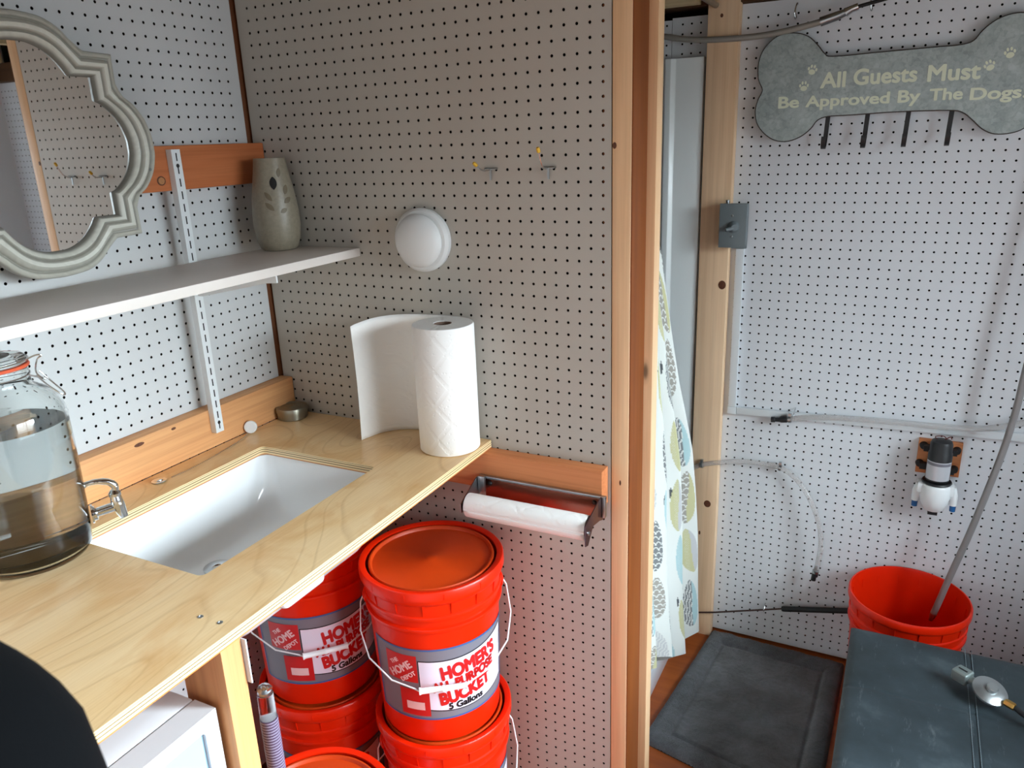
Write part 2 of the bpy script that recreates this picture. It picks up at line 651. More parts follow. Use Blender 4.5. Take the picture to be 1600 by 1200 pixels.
def text_mesh1(s, size, bold=0.0, align='LEFT', shear=0.0, spacing=1.0, ext=.0006):
    cu = bpy.data.curves.new('txt', 'FONT')
    cu.body = s
    cu.size = size
    cu.offset = bold
    cu.extrude = ext
    cu.align_x = align
    cu.shear = shear
    cu.space_character = spacing
    to = bpy.data.objects.new('txt', cu)
    COL.objects.link(to)
    dg = bpy.context.evaluated_depsgraph_get()
    dg.update()
    me = bpy.data.meshes.new_from_object(to.evaluated_get(dg))
    vs = [tuple(v.co) for v in me.vertices]
    fs = [tuple(p.vertices) for p in me.polygons]
    bpy.data.objects.remove(to)
    bpy.data.curves.remove(cu)
    bpy.data.meshes.remove(me)
    return vs, fs


# ------------------------------------------------------------------ the setting
def holes_between(off, lo, hi):
    k0 = math.ceil((lo + H * .45 - off) / H)
    k1 = math.floor((hi - H * .45 - off) / H)
    return [off + k * H for k in range(k0, k1 + 1)]


def pegboard(name, plane, d, nrm, u0, u1, z0, z1, uo, zo, mat, parent, r=.0030, th=.0048, skip=None):
    """perforated panel: plane 'x' (x = d, u = y) or 'y' (y = d, u = x); nrm = sign of the facing side; real round holes"""
    us = holes_between(uo, u0, u1)
    zs = holes_between(zo, z0, z1)
    ue = [u0] + [(a + b) / 2 for a, b in zip(us[:-1], us[1:])] + [u1]
    ze = [z0] + [(a + b) / 2 for a, b in zip(zs[:-1], zs[1:])] + [z1]
    ang = np.arange(8) * PI / 4
    ci, si = np.cos(ang), np.sin(ang)
    V = []
    F = []
    back = d - nrm * th
    for j, z in enumerate(zs):
        for i, u in enumerate(us):
            a0, a1, b0, b1 = ue[i], ue[i + 1], ze[j], ze[j + 1]
            n = len(V)
            outer = [(a1, z), (a1, b1), (u, b1), (a0, b1), (a0, z), (a0, b0), (u, b0), (a1, b0)]
            inner = [(u + r * ci[k], z + r * si[k]) for k in range(8)]
            for (p, q) in outer + inner:
                V.append((d, p, q) if plane == 'x' else (p, d, q))
            for (p, q) in inner:
                V.append((back, p, q) if plane == 'x' else (p, back, q))
            for k in range(8):
                l = (k + 1) % 8
                F.append((n + k, n + l, n + 8 + l, n + 8 + k))
                F.append((n + 8 + k, n + 8 + l, n + 16 + l, n + 16 + k))
    # rim of the sheet
    mb = MB()
    def P(a, b, c):
        return (c, a, b) if plane == 'x' else (a, c, b)
    n = len(V)
    cs = [(u0, z0), (u1, z0), (u1, z1), (u0, z1)]
    V += [P(a, b, d) for a, b in cs] + [P(a, b, back) for a, b in cs]
    for k in range(4):
        l = (k + 1) % 4
        F.append((n + k, n + l, n + 4 + l, n + 4 + k))
    mb.v, mb.f = V, F
    o = obj(name, mb, mat, parent, smooth=0, fix=False)
    o.data.materials.append(M['fibre_shade'])
    idx = np.zeros(len(F), dtype=np.int32)
    idx[1:len(us) * len(zs) * 16:2] = 1      # bores of brown hardboard, coloured darker to include the hole's shade
    o.data.polygons.foreach_set('material_index', idx)
    return o


def structure(name, loc=(0, 0, 0)):
    o = bpy.data.objects.new(name, None)
    COL.objects.link(o)
    o.location = loc
    ORG[o.name] = Vector(loc)
    o['kind'] = 'structure'
    return o


FRONT, RIGHT, CEIL = -2.0, 2.45, 2.12
BX = 0.8955          # right edge of the partition's pegboard

# left wall (behind the mirror and sink), face at x = 0
wl = structure('wall_left')
pegboard('pegboard_panel', 'x', 0, 1, FRONT, -.0115, 1.4, CEIL, -.2742, .0265 + HZ, 'peg_white', wl)
pegboard('pegboard_panel', 'x', 0, 1, FRONT, -.0115, .05, 1.4, -.5465, -.5326 + HZ, 'peg_white', wl)
obj('backing', MB().box(-.09, -.045, FRONT, .95, 0, CEIL), 'dark', wl)
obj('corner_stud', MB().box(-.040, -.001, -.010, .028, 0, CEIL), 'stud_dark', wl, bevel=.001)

# partition wall between the sink and the shower, face at y = 0, with the open studs at its end
wm = structure('wall_middle')
pegboard('pegboard_panel', 'y', 0, -1, .006, BX - .002, .02, CEIL, .3951, HZ, 'peg_beige', wm)
obj('backing', MB().box(.0, BX - .02, .05, .075, 0, CEIL), 'dark', wm)
obj('stud', MB().box(BX, .9325, .000, .089, 0, CEIL), 'stud', wm, bevel=.0018)
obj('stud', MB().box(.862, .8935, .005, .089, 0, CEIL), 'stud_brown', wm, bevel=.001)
obj('stud', MB().box(.900, .9535, .0895, .1275, 0, CEIL), 'stud', wm, bevel=.0018)
obj('shower_panel', MB().box(.0, .90, .0895, .095, 0.02, CEIL), 'surround', wm)
# thin darker brown facing along the side of the end stud
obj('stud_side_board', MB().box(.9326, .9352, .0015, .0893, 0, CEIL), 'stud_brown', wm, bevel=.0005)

# back wall, face at y = YB
wb = structure('wall_back')
pegboard('pegboard_panel', 'y', YB, -1, .945, RIGHT, .012, 1.952, 1.2921, -.1651 + HZ, 'peg_back', wb, r=.0029)
pegboard('pegboard_panel', 'y', YB, -1, .755, .944, .012, 1.935, 1.2921, -.1651 + HZ, 'peg_back', wb, r=.0029)
pegboard('pegboard_panel', 'y', YB, -1, .0, .7535, .012, 1.93, 1.2921 + .006, -.1651 + HZ, 'peg_back', wb, r=.0029)
obj('backing', MB().box(-.05, RIGHT, YB + .05, YB + .09, 0, CEIL), 'dark', wb)
obj('stud', MB().box(.862, .9455, YB - .038, YB - .001, 0, 1.975), 'stud_grey', wb, bevel=.0018)
obj('top_plate', MB().box(-.0, RIGHT, YB - .03, YB + .0495, 1.9545, 2.03), 'roof', wb, bevel=.001)

# right wall with the window that lights the room
WY0, WY1, WZ0, WZ1 = -1.15, .35, .90, 1.90
wr = structure('wall_right')
rb = MB()
rb.box(RIGHT, RIGHT + .09, FRONT, WY0, 0, CEIL).box(RIGHT, RIGHT + .09, WY1, YB + .05, 0, CEIL)
rb.box(RIGHT, RIGHT + .09, WY0, WY1, 0, WZ0).box(RIGHT, RIGHT + .09, WY0, WY1, WZ1, CEIL)
obj('wall_panel', rb, 'peg_white', wr)
w1 = structure('window_1')
wf = MB()
for a in ((WY0, WY0 + .04, WZ0, WZ1), (WY1 - .04, WY1, WZ0, WZ1), (WY0, WY1, WZ0, WZ0 + .04), (WY0, WY1, WZ1 - .04, WZ1), ((WY0 + WY1) / 2 - .02, (WY0 + WY1) / 2 + .02, WZ0, WZ1)):
    wf.box(RIGHT + .02, RIGHT + .07, *a)
obj('window_frame', wf, 'white_plastic', w1)

# front wall (behind the camera) with an open doorway
wfz = structure('wall_front')
fb = MB()
fb.box(-.05, .55, FRONT - .09, FRONT, 0, CEIL).box(1.95, RIGHT + .09, FRONT - .09, FRONT, 0, CEIL).box(.55, 1.95, FRONT - .09, FRONT, 2.03, CEIL)
obj('wall_panel', fb, 'peg_white', wfz)

fl = obj('floor', MB().box(-.09, RIGHT + .09, FRONT - .09, YB + .09, -.04, 0), 'floor', loc=(0, 0, 0))
fl['kind'] = 'structure'

ce = structure('ceiling', (0, 0, CEIL))
obj('roof_sheet', MB().box(-.09, RIGHT + .09, FRONT - .09, YB + .09, CEIL, CEIL + .03), 'roof', ce)
for x in (.55, 1.15, 1.75, 2.35):
    obj('joist', MB().box(x - .019, x + .019, FRONT, YB - .032, CEIL - .089, CEIL - .0005), 'joist', ce, bevel=.001)
obj('joist', MB().box(0.3, .842, YB - .075, YB - .032, 1.957, 2.03), 'joist', ce, bevel=.003)

# ------------------------------------------------------------------ counter, boards
ZC = .985
FX = .610
ct = thing('countertop', (0.3, -.5, ZC), 'varnished birch plywood countertop with a rectangular sink cut-out', 'countertop')
hx0, hx1, hy0, hy1 = .138, .455, -.695, -.230
def rrect(x0, x1, y0, y1, r, k=5):
    out = []
    for cx, cy, a in ((x1 - r, y1 - r, 0), (x0 + r, y1 - r, PI / 2), (x0 + r, y0 + r, PI), (x1 - r, y0 + r, 1.5 * PI)):
        out += [(cx + r * math.cos(a + PI / 2 * i / k), cy + r * math.sin(a + PI / 2 * i / k)) for i in range(k + 1)]
    return out
def slab_with_hole(outer4, hole, z0, z1):
    """outer4: rectangle corners CCW from (x1,y1); hole: rrect list with equal points per corner"""
    mb = MB()
    k = len(hole) // 4
    n = len(hole)
    vs = [(a, b, z1) for a, b in outer4] + [(a, b, z1) for a, b in hole]
    vs += [(a, b, z0) for a, b in outer4] + [(a, b, z0) for a, b in hole]
    q = 4 + n
    fs = []
    for c in range(4):
        for i in range(k - 1):
            a = 4 + c * k + i
            fs.append((c, a + 1, a))
            fs.append((q + c, q + a, q + a + 1))
        a = 4 + c * k + k - 1
        b = 4 + ((c + 1) % 4) * k
        d = (c + 1) % 4
        fs.append((c, d, b, a))
        fs.append((q + c, q + a, q + b, q + d))
        fs.append((c, q + c, q + d, d))
    for i in range(n):
        j = (i + 1) % n
        fs.append((4 + i, 4 + j, q + 4 + j, q + 4 + i))
    return mb.add(vs, fs)
hole = rrect(hx0, hx1, hy0, hy1, .012)
obj('top_board', slab_with_hole([(FX, -.004), (.0395, -.004), (.0395, -1.55), (FX, -1.55)], hole, ZC - .019, ZC), 'ply', ct, smooth=20)
for p in ((.541, -.776), (.579, -.775)):
    s = MB().lathe([(0, -.0002), (.0042, -.0002), (.0042, .0006), (.0025, .0008), (.0022, .0001), (0, .0001)], 12, (p[0], p[1], ZC))
    obj('screw', s, 'steel', ct)

sk = thing('sink', (.2965, -.4625, ZC - .16), 'white ceramic undermount sink below the plywood countertop', 'sink')
def sink_fn(off, flip):
    rings = []
    cx, cy = (hx0 + hx1) / 2, (hy0 + hy1) / 2
    hw, hl = (hx1 - hx0) / 2 + .004, (hy1 - hy0) / 2 + .004
    for t, s, z in ((0, 1, 0), (0, 1, -.02), (.1, .985, -.06), (.2, .95, -.10), (.35, .87, -.128), (.5, .72, -.142), (.7, .45, -.149), (1, .07, -.152)):
        rings.append((s, z))
    return cx, cy, hw, hl, rings
cx, cy, hw, hl, rings = sink_fn(0, 0)
sb = MB()
N = 64
def ring_pts(s, z, grow):
    a_, b_ = hw * s + grow, hl * s + grow + (0 if s > .5 else 0)
    if s < .3:
        a_ = b_ = .022 + grow
    pts = []
    rc = min(.035 + (1 - s) * .25, min(a_, b_))
    base = rrect(cx - a_, cx + a_, cy - b_, cy + b_, rc * .999, 15)
    return [(x, y, z) for x, y in base]
zt = ZC - .0195
inner = [ring_pts(s, zt + z, 0) for s, z in rings]
outer = [ring_pts(1, zt, .022), ring_pts(1, zt - .012, .022)] + [ring_pts(s, zt + z - .012, .010) for s, z in rings[1:]]
loops = inner[::-1] + outer
vs = [p for L in loops for p in L]
K = len(loops[0])
fs = [(a * K + i, a * K + (i + 1) % K, (a + 1) * K + (i + 1) % K, (a + 1) * K + i) for a in range(len(loops) - 1) for i in range(K)]
obj('basin', sb.add(vs, fs), 'ceramic', sk, smooth=50)
obj('drain', MB().lathe([(0, .0), (.010, .0), (.012, .002), (.022, .003), (.0285, .0025), (.0285, -.004), (0, -.006)], 36, (.217, cy - .006, zt - .1455)), 'chrome', sk)

ovh = MB().box(.440, .478, -.552, -.438, ZC - .150, ZC - .020)
obj('overflow_housing', ovh, 'ceramic', sk, bevel=.016, seg=4)
bs = obj('backsplash_board', MB().box(.0005, .0385, -1.6, -.003, ZC + .0005, 1.075), 'board_splash', loc=(0.019, -.8, ZC), bevel=.003)
tag(bs, 'long fir board standing behind the sink along the left wall', 'board')
ub = obj('mounting_board', MB().box(.0005, .0385, -1.6, -.002, 1.556, 1.645), 'board_orange', loc=(.019, -.8, 1.556), bevel=.003)
tag(ub, 'orange fir board on the left wall behind the mirror and shelf rail', 'board')
# its screwed knot plug
rl = obj('rail_board', MB().box(.008, .8885, -.0385, -.0005, .879, .9655), 'board_rail', loc=(.45, -.019, .879), bevel=.003)
tag(rl, 'fir board on the partition wall carrying the paper towel rack', 'board')

# post under the counter
po = obj('counter_post', MB().box(.511, .600, -.800, -.762, .0005, ZC - .0195), 'post', loc=(.555, -.781, 0), bevel=.002)
tag(po, 'upright fir post holding up the front edge of the countertop', 'post')

def knot(parent, axis, c, ry, rz, mat='knot'):
    mb = MB().lathe([(0, -.0006), (1, -.0006), (1, .00035), (.8, .0005), (0, .0006)], 18, (0, 0, 0), axis=axis)
    k = 0 if axis == 'x' else 1
    sg = 1 if axis == 'x' else -1
    out = []
    for p in mb.v:
        q = list(p)
        q[k] = c[k] + sg * p[k]
        o_ = 1 - k
        q[o_] = c[o_] + p[o_] * ry
        q[2] = c[2] + p[2] * rz
        out.append(tuple(q))
    mb.v = out
    return obj('knot', mb, mat, parent)
for args in ((ub, 'x', (.0385, -.301, 1.577), .0105, .0095), (bs, 'x', (.0385, -.463, 1.062), .012, .004), (bs, 'x', (.0385, -.376, 1.066), .006, .003)):
    knot(*args)
knot(ub, 'x', (.0392, -.301, 1.577), .0075, .007, 'knot_pale')
studs = [c for c in wb.children if c.name.startswith('stud')]
for args in ((wb, 'y', (.917, YB - .038, .49), .011, .012), (wb, 'y', (.932, YB - .038, 1.201), .011, .013), (wb, 'y', (.899, YB - .038, 1.925), .004, .005), (wb, 'y', (.896, YB - .038, .382), .003, .007), (wm, 'y', (.900, 0, 1.614), .004, .006), (wm, 'y', (.915, 0, .93), .002, .006)):
    knot(*args)

# ------------------------------------------------------------------ shelf, standards, bracket
st = thing('shelf_standard', (.046, -.268, 1.02), 'white slotted metal shelf standard on the left wall between mirror and vase', 'shelf bracket rail')
prof = [(.0390, -.279), (.0545, -.279), (.0545, -.257), (.0390, -.257), (.0390, -.2585), (.0528, -.2585), (.0528, -.2775), (.0390, -.2775)]
obj('rail', MB().prism(prof, 'xy', 1.022, 1.637), 'white_metal', st, smooth=0)
sl = MB()
z = 1.030
while z < 1.63:
    for q in (0,):
        sl.box(.0546, .0549, -.2695, -.2665, z, z + .016)
    z += .0254
tag(obj('slot', sl, 'black_plastic', st, smooth=0), kind='stuff')
for z in (1.045, 1.605):
    obj('screw', MB().lathe([(0, .0018), (.003, .0015), (.0042, 0), (0, 0)], 12, (.0549, -.268, z), axis='x'), 'black_plastic', st)

SX0, SX1, SZ = .058, .290, 1.408
bk = thing('shelf_bracket', (.056, -.268, 1.34), 'white metal bracket carrying the shelf near the partition wall', 'bracket')
obj('arm', MB().prism([(.0555, 1.335), (.070, 1.335), (.255, 1.372), (.284, 1.374), (.284, 1.3875), (.0555, 1.3875)], 'xz', -.2705, -.2665), 'white_metal', bk, smooth=0)
obj('hook', MB().box(.279, .283, -.2705, -.2665, 1.3876, 1.3885), 'white_metal', bk, smooth=0)
sh = obj('wall_shelf', MB().box(SX0, SX1, -1.5, -.002, SZ - .0185, SZ), 'shelf', loc=((SX0 + SX1) / 2, -.75, SZ - .0185), bevel=.0012)
tag(sh, 'long white laminate wall shelf below the mirror', 'shelf')

# ------------------------------------------------------------------ vase on the shelf
VX, VY = .106, -.060
vs_ = thing('vase', (VX, VY, SZ), 'grey stoneware vase with leaf cut-outs at the corner end of the shelf', 'vase')
vp = [(0, .0005), (.036, .0005), (.041, .004), (.049, .025), (.0525, .055), (.052, .085), (.048, .12), (.042, .155), (.037, .185), (.0345, .203), (.032, .203), (.033, .19), (.040, .14), (.048, .07), (.045, .02), (0, .012)]
obj('body', MB().lathe([(r, SZ + h) for r, h in vp], 56, (VX, VY, 0)), 'vase', vs_)
def vr(h):
    for (r0, h0), (r1, h1) in zip(vp[1:10], vp[2:11]):
        if h0 <= h <= h1:
            return r0 + (r1 - r0) * (h - h0) / (h1 - h0)
    return .035
cdir = math.atan2(-1.4348 - VY, 1.407 - VX)
def vleaf(a0, h0, L, Wd, rot, mat):
    out = []
    for i in range(20):
        a = 2 * PI * i / 20
        x = L / 2 * math.cos(a)
        y = Wd / 2 * math.sin(a) * (1 - .55 * abs(math.cos(a)) ** 3)
        s = x * math.cos(rot) - y * math.sin(rot)
        t = x * math.sin(rot) + y * math.cos(rot)
        out.append((s, t))
    mb = MB()
    def P(s, t, o):
        h = h0 + t
        r = vr(h) + o
        a = cdir + a0 + s / max(r, .02)
        return (VX + r * math.cos(a), VY + r * math.sin(a), SZ + h)
    # fan with a middle ring keeps it on the curve
    n = len(out)
    v = [P(0, 0, .0012)] + [P(s * .5, t * .5, .0012) for s, t in out] + [P(s, t, .0010) for s, t in out] + [P(s, t, -.001) for s, t in out]
    f = [(0, 1 + i, 1 + (i + 1) % n) for i in range(n)]
    f += [(1 + i, 1 + n + i, 1 + n + (i + 1) % n, 1 + (i + 1) % n) for i in range(n)]
    f += [(1 + n + i, 1 + 2 * n + i, 1 + 2 * n + (i + 1) % n, 1 + n + (i + 1) % n) for i in range(n)]
    return obj('leaf_cutout', mb.add(v, f), mat, vs_)
for a0, h0, L, Wd, rot, mt in ((.05, .150, .028, .0155, PI / 2, 'vase_hole'), (.42, .172, .020, .009, 1.35, 'vase_leaf'), (-.25, .122, .025, .010, 2.25, 'vase_leaf'), (.62, .135, .022, .011, 1.2, 'vase_leaf'), (-.22, .100, .026, .011, 2.4, 'vase_leaf'), (.62, .112, .020, .011, .6, 'vase_leaf'), (.36, .090, .017, .010, .5, 'vase_leaf')):
    vleaf(a0, h0, L, Wd, rot, mt)

# ------------------------------------------------------------------ quatrefoil mirror
MY, MZ, MX = -.556, 1.645, .040
mr = thing('mirror', (MX, MY, MZ - .23), 'quatrefoil wall mirror in an antiqued cream moulded frame', 'mirror')
Oq = [(0, .2205), (.03, .2185), (.057, .2135), (.082, .200), (.102, .181), (.121, .1655), (.1775, .1635), (.1765, .114), (.1875, .092), (.208, .0765), (.2275, .050), (.2375, .0195), (.2385, 0)]
Iq = [(0, .1735), (.02, .1725), (.041, .1655), (.0585, .155), (.074, .1395), (.086, .122), (.1305, .122), (.1305, .080), (.1425, .076), (.161, .0605), (.1755, .041), (.1845, .0156), (.1855, 0)]
def quad_outline(Q):
    seg = [catmull([(a, b, 0) for a, b in Q[0:6]], 4), [Vector((*Q[6], 0))], catmull([(a, b, 0) for a, b in Q[7:13]], 4)]
    q = [(p[0], p[1]) for s in seg for p in s]
    full = list(q)
    full += [(a, -b) for a, b in q[::-1][1:]]
    full += [(-a, -b) for a, b in q[1:]]
    full += [(-a, b) for a, b in q[::-1][1:-1]]
    return full
OO, II = quad_outline(Oq), quad_outline(Iq)
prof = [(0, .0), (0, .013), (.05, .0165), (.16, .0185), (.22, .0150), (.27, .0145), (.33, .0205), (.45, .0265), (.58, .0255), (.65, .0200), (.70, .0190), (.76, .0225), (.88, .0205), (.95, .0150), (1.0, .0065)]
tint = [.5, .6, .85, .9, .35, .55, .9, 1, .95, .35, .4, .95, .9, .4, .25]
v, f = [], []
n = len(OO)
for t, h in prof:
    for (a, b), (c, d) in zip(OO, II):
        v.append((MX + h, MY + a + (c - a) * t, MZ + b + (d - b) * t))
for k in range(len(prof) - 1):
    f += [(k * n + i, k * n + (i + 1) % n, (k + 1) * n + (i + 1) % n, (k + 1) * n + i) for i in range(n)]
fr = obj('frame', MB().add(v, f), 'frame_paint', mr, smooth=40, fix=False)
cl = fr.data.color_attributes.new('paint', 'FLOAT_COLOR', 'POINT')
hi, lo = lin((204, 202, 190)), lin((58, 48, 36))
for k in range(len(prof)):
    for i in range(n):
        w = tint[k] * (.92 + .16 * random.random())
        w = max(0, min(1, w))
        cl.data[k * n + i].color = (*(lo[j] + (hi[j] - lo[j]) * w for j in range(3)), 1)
v = [(MX + .0075, MY + a, MZ + b) for a, b in II] + [(MX + .0075, MY, MZ)]
obj('glass', MB().add(v, [(i, (i + 1) % n, n) for i in range(n)]), 'mirror', mr, smooth=0)
for a, b in ((.2185, -.044), (.10, .15)):
    obj('nail', MB().lathe([(0, .002), (.002, .0016), (.003, 0), (0, 0)], 10, (MX + .0172, MY + a, MZ + b), axis='x'), 'grey_pad', mr)
obj('hanger', MB().box(.0388, .040, MY - .02, MY + .02, 1.60, 1.64), 'steel', mr)

# ------------------------------------------------------------------ wall lamp and pegboard hooks
lamp = thing('wall_light', (.468, 0, 1.431), 'round white battery wall light on the partition pegboard', 'light')
L0 = (.468, 0, 1.431)
obj('base', MB().lathe([(0, -.0005), (.066, -.0005), (.0685, -.006), (.0685, -.016), (.063, -.022), (.057, -.023), (0, -.023)], 56, L0, axis='y'), 'lamp_white', lamp)
obj('dome', MB().lathe([(.0555, -.0225), (.0575, -.029), (.0545, -.036), (.046, -.043), (.030, -.049), (.014, -.0515), (0, -.052)], 56, L0, axis='y'), 'lamp_white', lamp)

def peg_hook(x, z, prong, lab):
    t = thing('pegboard_hook', (x, 0, z), lab, 'hook', 'wire hooks on the partition pegboard')
    obj('plate', MB().tube([(x - .0005, .003, z), (x, -.004, z), (x + .0005, -.0045, z - .001)], .0022, 8).tube([(x - .0254, .003, z), (x - .0254, -.004, z), (x, -.0045, z)], .0022, 8).box(x - .015, x - .011, -.0055, -.004, z - .022, z + .002), 'steel', t)
    obj('prong', MB().tube(prong, .0016, 8, smooth=5), 'wire', t)
    e = Vector(prong[-1])
    d = (e - Vector(prong[-2])).normalized()
    obj('tip', MB().tube([e - d * .006, e + d * .0005, e + d * .004], [.0034, .0038, .0028], 10), 'yellow', t)
    return t
peg_hook(.651, 1.5765, [(.638, -.005, 1.575), (.637, -.018, 1.574), (.632, -.032, 1.576), (.626, -.046, 1.588)], 'zinc wire pegboard hook with yellow tip, nearer the corner')
peg_hook(.779, 1.577, [(.765, -.005, 1.576), (.764, -.015, 1.575), (.764, -.030, 1.584), (.764, -.045, 1.612)], 'zinc wire pegboard hook with yellow tip pointing up, nearer the studs')

# ------------------------------------------------------------------ glass jar dispenser
JX, JY = .133, -.760
jar = thing('water_dispenser', (JX, JY, ZC), 'large clear glass clip-top jar of water with chrome tap on the counter', 'drink dispenser')
jo = [(0, .0010), (.076, .0010), (.083, .004), (.088, .012), (.0905, .04), (.0925, .12), (.0930, .20), (.0925, .245), (.089, .266), (.078, .284), (.062, .294), (.053, .301), (.0515, .312), (.0515, .330), (.053, .3315)]
ji = [(.0485, .3315), (.047, .31), (.0475, .302), (.058, .290), (.074, .279), (.084, .262), (.0878, .243), (.0882, .20), (.0878, .12), (.0860, .04), (.082, .016), (.074, .010), (0, .009)]
def jz(p):
    return [(r, ZC + h) for r, h in p]
obj('glass_body', MB().lathe(jz(jo + ji), 96, (JX, JY, 0)), 'glass', jar, smooth=60)
WL = .238
wi = [(0, .0094), (.0742, .0104), (.0822, .0164), (.0862, .04), (.0880, .12), (.0882, WL), (0, WL)]
obj('water', MB().lathe(jz(wi), 96, (JX, JY, 0)), 'water', jar, smooth=40)
obj('lid', MB().lathe(jz([(.030, .3365), (.048, .3365), (.0515, .3385), (.052, .342), (.050, .3475), (.047, .350), (.035, .352), (0, .3525), (0, .347), (.030, .346)]), 64, (JX, JY, 0)), 'glass', jar, smooth=50)
obj('gasket', MB().lathe(jz([(.047, .3318), (.0545, .3318), (.0550, .3342), (.0535, .3364), (.047, .3364)]), 64, (JX, JY, 0)), plain('orange_rubber', (216, 92, 58), .5), jar)
wc = MB()
def ringw(h, r):
    return [(JX + r * math.cos(a), JY + r * math.sin(a), ZC + h) for a in [2 * PI * i / 64 for i in range(64)]]
wc.tube(ringw(.3425, .0535), .0012, 6, closed=True)
wc.tube(ringw(.318, .0525), .0012, 6, closed=True)
ca = .62
def jp(r, a, h):
    return (JX + r * math.cos(a), JY + r * math.sin(a), ZC + h)
wc.tube([jp(.0535, ca, .3425), jp(.070, ca, .349), jp(.078, ca + .03, .348), jp(.070, ca + .05, .341), jp(.066, ca, .325), jp(.070, ca - .03, .316), jp(.078, ca, .309), jp(.068, ca + .04, .312), jp(.0535, ca, .318)], .0013, 8, smooth=4)
wc.tube([jp(.068, ca + .1, .322), jp(.082, ca + .12, .302), jp(.098, ca + .05, .285), jp(.101, ca, .281), jp(.098, ca - .06, .285), jp(.082, ca - .10, .302), jp(.068, ca - .08, .318)], .0013, 8, smooth=4)
obj('wire_clasp', wc, 'wire', jar)
# tap pointing along +y towards the sink
ta = .98
tp = thing
def tq(d, up, side=0.0):
    return (JX + d * math.cos(ta) - side * math.sin(ta), JY + d * math.sin(ta) + side * math.cos(ta), ZC + up)
tap = obj('tap', MB().tube([tq(.0935, .052), tq(.0965, .052), tq(.0970, .052), tq(.101, .0525), tq(.103, .053), tq(.128, .056), tq(.133, .057)], [.017, .017, .013, .013, .008, .0085, .0085], 20), 'chrome', jar)
obj('spout', MB().tube([tq(.135, .078), tq(.135, .070), tq(.136, .060), tq(.139, .046), tq(.142, .034)], [.0085, .010, .0115, .0095, .0070], 20), 'chrome', tap)
obj('valve_cap', MB().tube([tq(.1345, .077), tq(.1345, .082), tq(.1345, .088)], [.0105, .0105, .006], 20), 'chrome', tap)
obj('lever', MB().tube([tq(.136, .084), tq(.137, .094), tq(.128, .104), tq(.110, .109), tq(.095, .108), tq(.090, .106)], [.006, .0065, .006, .005, .0045, .0055], 14, smooth=4), 'chrome', tap)

# ------------------------------------------------------------------ small things on the counter
tn = thing('candle_tin', (.066, -.058, ZC), 'small round metal tin on the counter in the corner', 'tin')
TX, TY = .068, -.050
obj('can', MB().lathe([(0, ZC + .0006), (.0355, ZC + .0006), (.0372, ZC + .002), (.0372, ZC + .020), (.036, ZC + .0215), (0, ZC + .0215)], 44, (TX, TY, 0)), 'tin', tn)
obj('lid', MB().lathe([(.0374, ZC + .0165), (.0390, ZC + .0165), (.0392, ZC + .027), (.0378, ZC + .0295), (.033, ZC + .0295), (.0315, ZC + .0278), (.016, ZC + .0278), (.012, ZC + .0305), (0, ZC + .031), (0, ZC + .022), (.0374, ZC + .022)], 44, (TX, TY, 0)), 'tin', tn)

pg = thing('sink_stopper', (.060, -.32, ZC), 'white rubber sink plug with a bead chain behind the sink', 'sink plug')
pd = Vector((.55, -.80, .25)).normalized()
pc = Vector((.052, -.176, ZC + .0155))
obj('plug', MB().tube([pc - pd * .006, pc - pd * .005, pc + pd * .004, pc + pd * .0055], [.0125, .0145, .0150, .0135], 24), 'white_plastic', pg)
obj('stem', MB().tube([pc - pd * .006, pc - pd * .013, pc - pd * .016], [.003, .003, .004], 10), 'steel', pg)
ch = MB()
cp = catmull([(.054, -.190, ZC + .003), (.066, -.225, ZC + .002), (.078, -.290, ZC + .002), (.086, -.345, ZC + .002), (.090, -.400, ZC + .002), (.088, -.440, ZC + .002)], 22)
last = None
for p in cp:
    if last is None or (p - last).length > .0030:
        last = p
        ch.lathe([(0, -.0013), (.0012, -.0006), (.0012, .0006), (0, .0013)], 5, (p[0], p[1], p[2]))
tag(obj('bead_chain', ch, 'wire', pg), kind='stuff')
obj('chain', MB().tube(cp, .0006, 5), 'wire', pg)
obj('flange', MB().lathe([(0, ZC + .0006), (.013, ZC + .0006), (.015, ZC + .0025), (.012, ZC + .004), (.008, ZC + .0035), (.0075, ZC + .0055), (.004, ZC + .007), (0, ZC + .007)], 28, (.077, -.462, 0)), 'chrome', pg)

# ------------------------------------------------------------------ standing paper towel roll
RX, RY, RR, RH = .543, -.071, .0665, .281
pr = thing('paper_towel_roll', (RX, RY, ZC), 'full kitchen paper roll standing upright with its loose sheet hanging open', 'paper towel')
def roll_geo(mb):
    return mb
b = MB()
nn = 96
b.lathe([(.0195, ZC + .001), (RR - .002, ZC + .001), (RR, ZC + .003), (RR, ZC + RH - .003), (RR - .002, ZC + RH), (.0195, ZC + RH), (.0195, ZC + .001)], nn, (RX, RY, 0))
ro = obj('roll', b, 'quilt', pr, smooth=50, fix=False)
def add_uv(o, fn):
    uv = o.data.uv_layers.new(name='UVMap')
    for lp in o.data.loops:
        uv.data[lp.index].uv = fn(o.data.vertices[lp.vertex_index].co)
add_uv(ro, lambda co: (math.atan2(co.y, co.x) * RR, co.z))
obj('core', MB().lathe([(.0175, ZC + .001), (.0193, ZC + .001), (.0193, ZC + RH - .001), (.0175, ZC + RH - .001), (.0175, ZC + .001)], 40, (RX, RY, 0)), 'core', pr)
shp = catmull([(RX + .020, RY + RR * .955, 0), (RX - .01, RY + RR + .0012, 0), (RX - .06, RY + RR + .0002, 0), (RX - .115, RY + RR - .004, 0), (RX - .160, RY + RR - .020, 0), (RX - .190, RY + RR - .050, 0), (RX - .203, RY + RR - .085, 0), (RX - .209, RY + RR - .114, 0)], 8)
